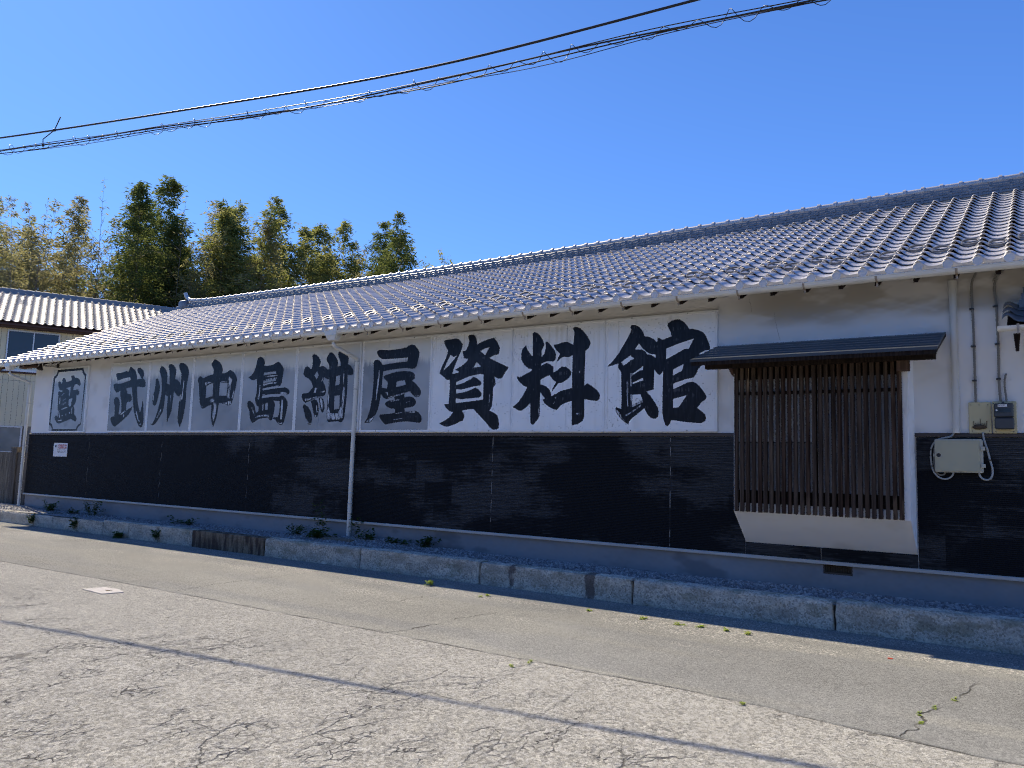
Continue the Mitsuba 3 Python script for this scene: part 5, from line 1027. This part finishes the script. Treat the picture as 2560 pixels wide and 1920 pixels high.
def weed(pos, h, n, spread, seed, label, bs='weed_leaf', lsize=0.045, group=None):
    r_ = np.random.default_rng(seed)
    st, lv, lf = [], [], []
    n, lsize = (int(n * 1.3), lsize * 1.2) if bs == 'weed_leaf' else (n, lsize)
    for s in range(n):
        a, L = r_.random() * 6.28, h * (0.45 + 0.55 * r_.random())
        lean = spread * (0.3 + 0.7 * r_.random())
        p = np.array([[lean * q ** 1.4 * math.cos(a), lean * 0.7 * q ** 1.4 * math.sin(a), L * q - 0.3 * lean * q * q * 0.4] for q in np.linspace(0, 1, 6)]) + [r_.normal(0, spread * 0.25), r_.normal(0, 0.03), 0]
        p[:, 1] = np.minimum(p[:, 1], 9.42 - pos[1])
        st.append(tube(p, np.linspace(0.004, 0.0015, 6), 4))
        for q in range(2, 6):
            for side in range(5):
                b = r_.random() * 6.28
                d = np.array([math.cos(b), math.sin(b), r_.normal(0.1, 0.35)])
                d /= np.linalg.norm(d)
                sd = np.cross(d, [0, 0, 1.0]) + r_.normal(0, 0.2, 3)
                sd /= np.linalg.norm(sd)
                l = lsize * (0.7 + 0.7 * r_.random())
                o = p[q] + d * l * 0.3
                i = len(lv)
                lv += [o, o + d * l * 0.45 + sd * l * 0.36, o + d * l, o + d * l * 0.45 - sd * l * 0.36]
                lf += [[i, i + 1, i + 2], [i, i + 2, i + 3]]
    lv = np.array(lv)
    lv[:, 1] = np.minimum(lv[:, 1], 9.425 - pos[1])
    t = thing('weed' if bs == 'weed_leaf' else 'sprout', label, 'weed', group)
    put('stem', cat_(st).apply_translation(pos), 'stem_green', t, kind='stuff')
    put('leaves', raw(lv + np.array(pos), lf), bs, t, kind='stuff')


WG = 'weeds along the foundation'
weed((-18.55, 9.2, 0.25), 0.26, 9, 0.42, 1, 'wide leafy weed on the gravel near the left downpipe', group=WG)
weed((-16.75, 9.2, 0.26), 0.34, 9, 0.30, 2, 'bushy weed with an upright shoot under the second siding panel', group=WG)
weed((-17.6, 9.1, 0.26), 0.14, 6, 0.40, 3, 'low spreading weed between the two bushy ones at the left', group=WG)
weed((-13.55, 9.25, 0.26), 0.22, 6, 0.28, 4, 'dark weed standing alone against the foundation left of centre', group=WG)
weed((-10.55, 9.25, 0.29), 0.22, 6, 0.26, 5, 'small weed on the gravel left of the tall vine', group=WG)
weed((-9.80, 9.2, 0.30), 0.62, 4, 0.16, 6, 'tall climbing vine just left of the middle downpipe', group=WG)
weed((-9.85, 9.1, 0.29), 0.22, 10, 0.34, 7, 'dense leafy weed at the foot of the tall vine', group=WG)
weed((-9.20, 9.3, 0.30), 0.42, 3, 0.10, 8, 'thin upright vine just right of the middle downpipe', group=WG)
weed((-8.90, 9.25, 0.31), 0.20, 6, 0.22, 9, 'small weed right of the wooden block', group=WG)
weed((-8.30, 9.3, 0.31), 0.12, 5, 0.22, 10, 'low dark weed between the wooden block and the rightmost weed', group=WG)
weed((-7.75, 9.3, 0.30), 0.20, 8, 0.26, 11, 'rightmost weed growing against the concrete foundation', group=WG)
weed((-18.02, 8.57, 0.06), 0.20, 5, 0.08, 12, 'weed hanging in the leftmost visible kerb joint', group=WG)
weed((-16.28, 8.57, 0.06), 0.22, 5, 0.08, 13, 'weed growing in the third kerb joint', group=WG)
weed((-14.55, 8.52, 0.0), 0.12, 8, 0.10, 14, 'grass tuft at the foot of the kerb left of centre', group=WG)
weed((-13.43, 8.56, 0.05), 0.16, 4, 0.06, 15, 'weed in the kerb joint beside the rust-stained stone', group=WG)
SP = 'tiny sprouts in the asphalt'
weed((-6.59, 8.05, 0.005), 0.07, 4, 0.03, 21, 'bright green sprout at the shadow edge, biggest of the row', 'sprout_leaf', 0.03, SP)
for i, (x, y) in enumerate(((-5.59, 7.9), (-4.2, 7.86), (-3.55, 7.82), (-3.13, 7.82), (-2.91, 7.83), (-2.67, 7.79), (-2.45, 7.8))):
    weed((x, y, 0.005), 0.025, 4, 0.05, 30 + i, 'tiny green sprout along the edge of the eave shadow', 'sprout_leaf', 0.018, SP)
for i, (x, y) in enumerate(((-0.74, 5.98), (-0.69, 6.2), (-0.58, 6.57), (-0.71, 5.8), (-3.5, 5.3), (-3.45, 5.5), (-1.74, 5.47))):
    weed((x, y, 0.005), 0.012, 3, 0.025, 50 + i, 'tiny yellow-green sprout in an asphalt crack', 'sprout_leaf', 0.011, SP)

# ------------------------------------------------------------------ fence left of the building
t = thing('board_fence', 'low black board fence with a taller post beside the building', 'fence')
put('post', bx(-21.50, -21.22, 9.60, 9.72, 0.15, 1.69, 0.004), 'stained_board', t)
for i in range(3):
    put('board', bx(-21.215 + 0.262 * i, -20.965 + 0.262 * i, 9.63, 9.66, 0.15, 1.56), 'stained_board', t)
for i in range(26):
    put('board', bx(-21.74 - 0.23 * i, -21.52 - 0.23 * i, 9.63, 9.66, 0.15, 1.56), 'fence_board', t)
put('rail', bx(-27.5, -20.43, 9.661, 9.70, 1.40, 1.48), 'fence_board', t)

# ------------------------------------------------------------------ neighbouring house
HD, HN, HO = np.array([.434, .901, 0]), np.array([.901, -.434, 0]), np.array([-31.4431, 13.2747, 0])
HM = np.eye(4)
HM[:3, 0], HM[:3, 1], HM[:3, 3] = HD, -HN, HO


def hp(m):
    m = m.copy()
    m.apply_transform(HM)
    return m


Hh = thing('house', 'beige two-storey house with grey tiled roof behind the left end of the storehouse', 'house')
put('wall', hp(cat_([bx(-6, 9.0, 0.03, 8.0, 0.0, 2.52), bx(-6, 9.0, 0.03, 8.0, 2.52, 6.30)])), 'shade_wall', Hh)
hwin = (0.245, 1.905, 4.85, 6.03)
for i in range(-34, 52):
    a, b = 0.05 + 0.1735 * i, 0.05 + 0.1735 * (i + 1)
    for z0, z1 in ((2.53, 4.175), (4.185, 6.28)):
        pl = sbox(a + 0.005, z0, b - 0.005, z1)
        if z1 > 5:
            pl = pl.difference(sbox(*[hwin[q] for q in (0, 2, 1, 3)]))
        if pl.area < 1e-3:
            continue
        for g in getattr(pl, 'geoms', [pl]):
            m = trimesh.creation.extrude_polygon(g, 0.03, engine='earcut')
            m.apply_transform(np.array([[1, 0, 0, 0], [0, 0, -1, 0.03], [0, 1, 0, 0], [0, 0, 0, 1.0]]))
            put('siding_board', hp(m), 'beige_siding', Hh)
put('belt', hp(cat_([bx(-6, 9, -0.10, 0.02, 4.44, 4.50)])), 'red_brown_trim', Hh)
put('belt_flashing', hp(bx(-6, 9, -0.14, 0.02, 4.505, 4.58)), 'aluminium', Hh)
w_ = put('upper_window', hp(cat_([bx(0.245, 1.905, -0.05, 0.03, 5.98, 6.03), bx(0.245, 1.905, -0.05, 0.03, 4.85, 4.90), bx(0.245, 0.285, -0.05, 0.03, 4.901, 5.979), bx(1.865, 1.905, -0.05, 0.03, 4.901, 5.979), bx(1.055, 1.095, -0.03, 0.03, 4.901, 5.979)])), 'aluminium', Hh)
put('pane', hp(bx(0.286, 1.054, 0.0, 0.02, 4.901, 5.979)), 'dim_glass', w_)
put('pane', hp(bx(1.096, 1.864, 0.0, 0.02, 4.901, 5.979)), 'dim_glass', w_)
w_ = put('lower_window', hp(cat_([bx(-1.2, 0.97, -0.06, 0.0, 2.47, 2.52), bx(0.92, 0.97, -0.06, 0.0, 1.60, 2.469), bx(-1.2, 0.97, -0.06, 0.0, 1.55, 1.60), bx(-1.2, -1.15, -0.06, 0.0, 1.601, 2.469)])), 'aluminium', Hh)
put('pane', hp(bx(-1.149, 0.919, -0.03, 0.0, 1.601, 2.469)), 'frosted_glass', w_)
put('eave_board', hp(cat_([bx(-6.5, 9.5, -0.42, 0.02, 6.08, 6.20), bx(-6.5, 9.5, -0.56, -0.42, 6.13, 6.21)])), 'red_brown_trim', Hh)
HR = put('roof', hp(cat_([raw([(-6.6, -0.62, 6.21), (9.6, -0.62, 6.21), (9.6, 3.5, 8.02), (-6.6, 3.5, 8.02), (9.6, 7.6, 6.21), (-6.6, 7.6, 6.21)], [[0, 1, 2, 3], [3, 2, 4, 5]])])), 'red_brown_trim', Hh)
HT = tile_mesh()
HT.vertices[:, 2] *= 1.0
stuff_t, near_t = [], []
for i in range(-25, 36):
    for j in range(17):
        m = HT.copy()
        m.apply_translation((0.07 + 0.2635 * i, -0.62 + 0.2262 * j, 6.235 + 0.1 * j + 0.03 * 0))
        (near_t if (0 <= i < 16) else stuff_t).append(((i, j), hp(m)))
for (i, j), m in near_t[:300]:
    put('tile', m, 'house_tile', HR, smooth=45)
put('small_tiles', cat_([m for _, m in near_t[300:]] + [m for _, m in stuff_t]), 'house_tile', HR, smooth=45, kind='stuff')
put('ridge_course', hp(bx(-6.6, 9.6, 3.20, 3.80, 7.80, 8.085)), 'ridge_tile', HR)
for i in range(-10, 30):
    m = cat_([ct, col]).copy()
    m.apply_translation((0.05 + 0.29 * i, 3.45, 8.10))
    put('ridge_tile', hp(m), 'house_tile', HR, smooth=40)

# ------------------------------------------------------------------ bamboo
def bamboo(seed, H, n_branch, per, length, rad, lo, droop, lsize, cone=1.0, culms=1, thick=0.045):
    r_ = np.random.default_rng(seed)
    st, C, Dd = [], [], []
    for c in range(culms):
        bx0 = r_.normal(0, 0.35, 2) if culms > 1 else np.zeros(2)
        hh = H * (1 - 0.22 * r_.random() * (c > 0))
        lean = r_.normal(0, 0.035, 2) * hh
        q = np.linspace(0, 1, 14)
        P = np.stack([bx0[0] + lean[0] * q ** 2.2, bx0[1] + lean[1] * q ** 2.2, hh * q], -1)
        st.append(tube(P, thick * (1.04 - q), 5, False))
        nb = n_branch // culms
        zb = lo + (1 - lo) * np.sort(r_.random(nb)) ** 1.1
        for z in zb:
            base = np.array([np.interp(z, q, P[:, 0]), np.interp(z, q, P[:, 1]), hh * z])
            u = (z - lo) / (1 - lo)
            L = length * ((1 - u) ** cone * 0.97 + 0.03) * (0.55 + 0.8 * r_.random()) * (0.55 + 0.45 * min(1, u * 5))
            a = r_.random() * 6.283
            up_ = 0.75 + 0.5 * r_.random()
            s = np.linspace(0, 1, 5)
            br = base + np.stack([math.cos(a) * L * s, math.sin(a) * L * s, L * (up_ * s - droop * s * s)], -1)
            if r_.random() < 0.75:
                st.append(tube(br, np.linspace(0.012, 0.004, 5), 3, False))
            k = max(1, int(per * (0.4 + 0.6 * L / length)))
            node = r_.choice(0.25 + 0.75 * r_.random(5), k)
            tt = np.clip(node + r_.normal(0, 0.02, k), 0.1, 1.02)
            pos = np.stack([np.interp(tt, s, br[:, w]) for w in range(3)], -1) + r_.normal(0, rad * (0.35 + 0.65 * L / length), (k, 3))
            C.append(pos)
            dd = r_.normal(0, 1, (k, 3)) * [1, 1, 0.55] + [math.cos(a) * 0.7, math.sin(a) * 0.7, -0.35]
            Dd.append(dd)
    C, Dd = np.vstack(C), np.vstack(Dd)
    Dd /= np.linalg.norm(Dd, axis=1, keepdims=True)
    sd = np.cross(Dd, r_.normal(0, 1, Dd.shape))
    sd /= np.linalg.norm(sd, axis=1, keepdims=True)
    l = lsize * (0.6 + 0.8 * r_.random((len(C), 1)))
    w = l * 0.14
    V = np.stack([C, C + Dd * l * 0.4 + sd * w, C + Dd * l, C + Dd * l * 0.4 - sd * w], 1).reshape(-1, 3)
    i = np.arange(len(C))[:, None] * 4
    F = np.vstack([i + [0, 1, 2], i + [0, 2, 3]])
    return cat_(st), raw(V, F)


KIND = {}
for kd, ps in dict(
        dense=[dict(seed=s, H=16, n_branch=400, per=62, length=2.9, rad=0.20, lo=0.12, droop=0.95, lsize=0.225, cone=0.62) for s in (1, 2, 3)],
        mid=[dict(seed=s, H=16, n_branch=280, per=46, length=2.3, rad=0.18, lo=0.18, droop=0.85, lsize=0.22, cone=0.6) for s in (11, 12, 13)],
        sparse=[dict(seed=s, H=16, n_branch=190, per=30, length=1.7, rad=0.16, lo=0.2, droop=0.6, lsize=0.2, cone=0.55, culms=2) for s in (21, 22, 23)],
        bare=[dict(seed=s, H=16, n_branch=90, per=2.6, length=1.5, rad=0.08, lo=0.25, droop=0.2, lsize=0.2, cone=1.0) for s in (31, 32)],
        bush=[dict(seed=s, H=9, n_branch=340, per=36, length=2.3, rad=0.28, lo=0.05, droop=0.7, lsize=0.23, cone=0.5, culms=4) for s in (41, 42, 43)]).items():
    KIND[kd] = [bamboo(**p) for p in ps]
PLY = {}


def plant(kd, var, bs, name, label, cat, px_dir, R, top, rot, group=None, H=16.0, wide=1.0):
    m = KIND[kd][var % len(KIND[kd])]
    for part, mm, b in (('trunk', m[0], 'dead_culm' if kd == 'bare' else 'culm'), ('crown', m[1], bs)):
        if (kd, var % len(KIND[kd]), part, b) not in PLY:
            PLY[(kd, var % len(KIND[kd]), part, b)] = mikit.ply(mm, b)
    t = thing(name, label, cat, group)
    s = top / H
    tw = T().translate([R * math.sin(px_dir), R * math.cos(px_dir), 0]).rotate([0, 0, 1], rot).scale([s * wide, s * wide, s])
    for part, b in (('trunk', 'dead_culm' if kd == 'bare' else 'culm'), ('crown', bs)):
        scene[key_for(t + '__' + part)] = {**PLY[(kd, var % len(KIND[kd]), part, b)], 'to_world': tw}
    return t


GV = 'bamboo of the grove behind the buildings'
BAM = [(-1.180, 13.3, 'sparse', 'bamboo_tan'), (-1.169, 13.6, 'sparse', 'bamboo_tan'), (-1.160, 13.4, 'sparse', 'bamboo_tan'), (-1.151, 13.7, 'sparse', 'bamboo_tan'), (-1.146, 14.0, 'bare', 'bamboo_tan'),
       (-1.135, 13.5, 'sparse', 'bamboo_tan'), (-1.126, 14.1, 'mid', 'bamboo_tan'), (-1.116, 13.9, 'sparse', 'bamboo_tan'), (-1.101, 14.4, 'bare', 'bamboo_tan'), (-1.091, 13.4, 'sparse', 'bamboo_tan'),
       (-1.084, 15.6, 'bare', 'bamboo_tan'), (-1.072, 13.8, 'bare', 'bamboo_tan'), (-1.061, 14.3, 'bare', 'bamboo_tan'), (-1.043, 15.6, 'dense', 'bamboo_dark'),
       (-1.033, 15.0, 'dense', 'bamboo_dark'), (-1.024, 15.9, 'dense', 'bamboo_dark'), (-1.014, 13.6, 'dense', 'bamboo_dark'), (-1.003, 15.4, 'bare', 'bamboo_tan'), (-0.995, 12.6, 'dense', 'bamboo_green'), (-0.984, 15.1, 'sparse', 'bamboo_tan'),
       (-0.962, 15.5, 'dense', 'bamboo_green'), (-0.954, 14.9, 'dense', 'bamboo_green'), (-0.941, 13.5, 'sparse', 'bamboo_tan'), (-0.927, 15.0, 'dense', 'bamboo_dark'), (-0.916, 15.6, 'mid', 'bamboo_green'),
       (-0.907, 14.3, 'mid', 'bamboo_tan'), (-0.887, 15.8, 'mid', 'bamboo_dark'), (-0.872, 13.6, 'sparse', 'bamboo_green'), (-0.857, 14.2, 'dense', 'bamboo_green'), (-0.847, 14.8, 'mid', 'bamboo_green'),
       (-0.834, 14.6, 'dense', 'bamboo_green'), (-0.821, 13.2, 'mid', 'bamboo_green'), (-0.808, 13.4, 'sparse', 'bamboo_tan'), (-0.785, 13.9, 'mid', 'bamboo_green'), (-0.770, 15.1, 'mid', 'bamboo_dark'),
       (-0.759, 14.8, 'dense', 'bamboo_dark'), (-0.739, 15.3, 'mid', 'bamboo_dark'), (-0.726, 13.9, 'sparse', 'bamboo_green')]
SPECIAL = {10: 'tallest bare bamboo stem with short twigs, left of the dark clump', 13: 'dark dense bamboo with a pointed top, left one of the tallest pair', 15: 'tallest dark dense bamboo, right one of the pair',
           20: 'dense yellow-green bamboo in the middle of the grove', 23: 'dark column of bamboo right of the yellow-green one', 26: 'thin bamboo with a dark tuft standing clear of its neighbours',
           34: 'dark leafy bamboo at the right end of the grove', 36: 'rightmost tall bamboo, open crown against the sky'}
DEF = {'sparse': 'thin pale bamboo with sparse dry leaves in the grove', 'mid': 'leafy bamboo of middling height lost among its neighbours in the grove', 'bare': 'shorter nearly leafless brown bamboo stem in the grove', 'dense': 'bushy bamboo filling in between the tallest crowns of the grove'}
r2 = np.random.default_rng(5)
for i, (a, top, kd, bs) in enumerate(BAM):
    R = 44 + r2.uniform(-3, 5)
    plant(kd, i, bs, 'bamboo', SPECIAL.get(i, DEF[kd]), 'bamboo', a, R, 1.53 + (top - 1.53) * R / 44, r2.uniform(0, 360), GV + (' ' + kd if i not in SPECIAL else ''), wide=1.0)
for i, a in enumerate(np.linspace(-1.215, -0.735, 27)):
    R = 51 + r2.uniform(-2, 4)
    kd = 'sparse' if a < -1.06 else ('mid', 'dense', 'sparse')[i % 3]
    bs = 'bamboo_tan' if (a < -1.06 and i % 3) else ('bamboo_green' if i % 2 else 'bamboo_dark')
    tp = 12.4 + r2.uniform(-0.8, 0.9) if a > -1.06 else 12.9 + r2.uniform(-0.6, 0.8)
    plant(kd, i + 1, bs, 'bamboo', DEF[kd], 'bamboo', a + r2.uniform(-0.006, 0.006), R, 1.53 + (tp - 1.53) * R / 44, r2.uniform(0, 360), GV + ' ' + kd)
for i, a in enumerate(np.linspace(-1.235, -0.735, 19)):
    R = 49 + r2.uniform(-3, 4)
    bs = ['bamboo_tan', 'bamboo_green', 'bamboo_dark'][0 if a < -1.1 and i % 2 else (2 if i % 3 == 0 else 1)]
    plant('bush', i, bs, 'bamboo_thicket', 'low leafy thicket filling the foot of the bamboo grove', 'bush', a, R, 1.53 + (9.3 + r2.uniform(-0.9, 1.5)) * R / 44, r2.uniform(0, 360), 'thickets at the foot of the grove', H=9.0, wide=0.95)
plant('bush', 1, 'bamboo_green', 'broadleaf_bush', 'light green bush top showing above the ridge right of the bamboo', 'bush', -0.690, 46, 13.6, 40, H=9.0, wide=0.5)


# trees across the road: they close off the low sky on the street side
for i in range(22):
    t = thing('roadside_tree', 'leafy evergreen tree across the road, facing the storehouse', 'tree', 'trees across the road')
    s = (7.2 + r2.uniform(-0.8, 0.9)) / 9.0
    tw = T().translate([-52 + 3.3 * i, -8.5 + r2.uniform(-0.8, 0.8), 0]).rotate([0, 0, 1], r2.uniform(0, 360)).scale([s * 1.15, s * 1.15, s])
    for part, b_ in (('trunk', 'culm'), ('crown', 'bamboo_dark')):
        kk = ('bush', i % 3, part, b_)
        if kk not in PLY:
            PLY[kk] = mikit.ply(KIND['bush'][i % 3][0 if part == 'trunk' else 1], b_)
        scene[key_for(t + '__' + part)] = {**PLY[kk], 'to_world': tw}
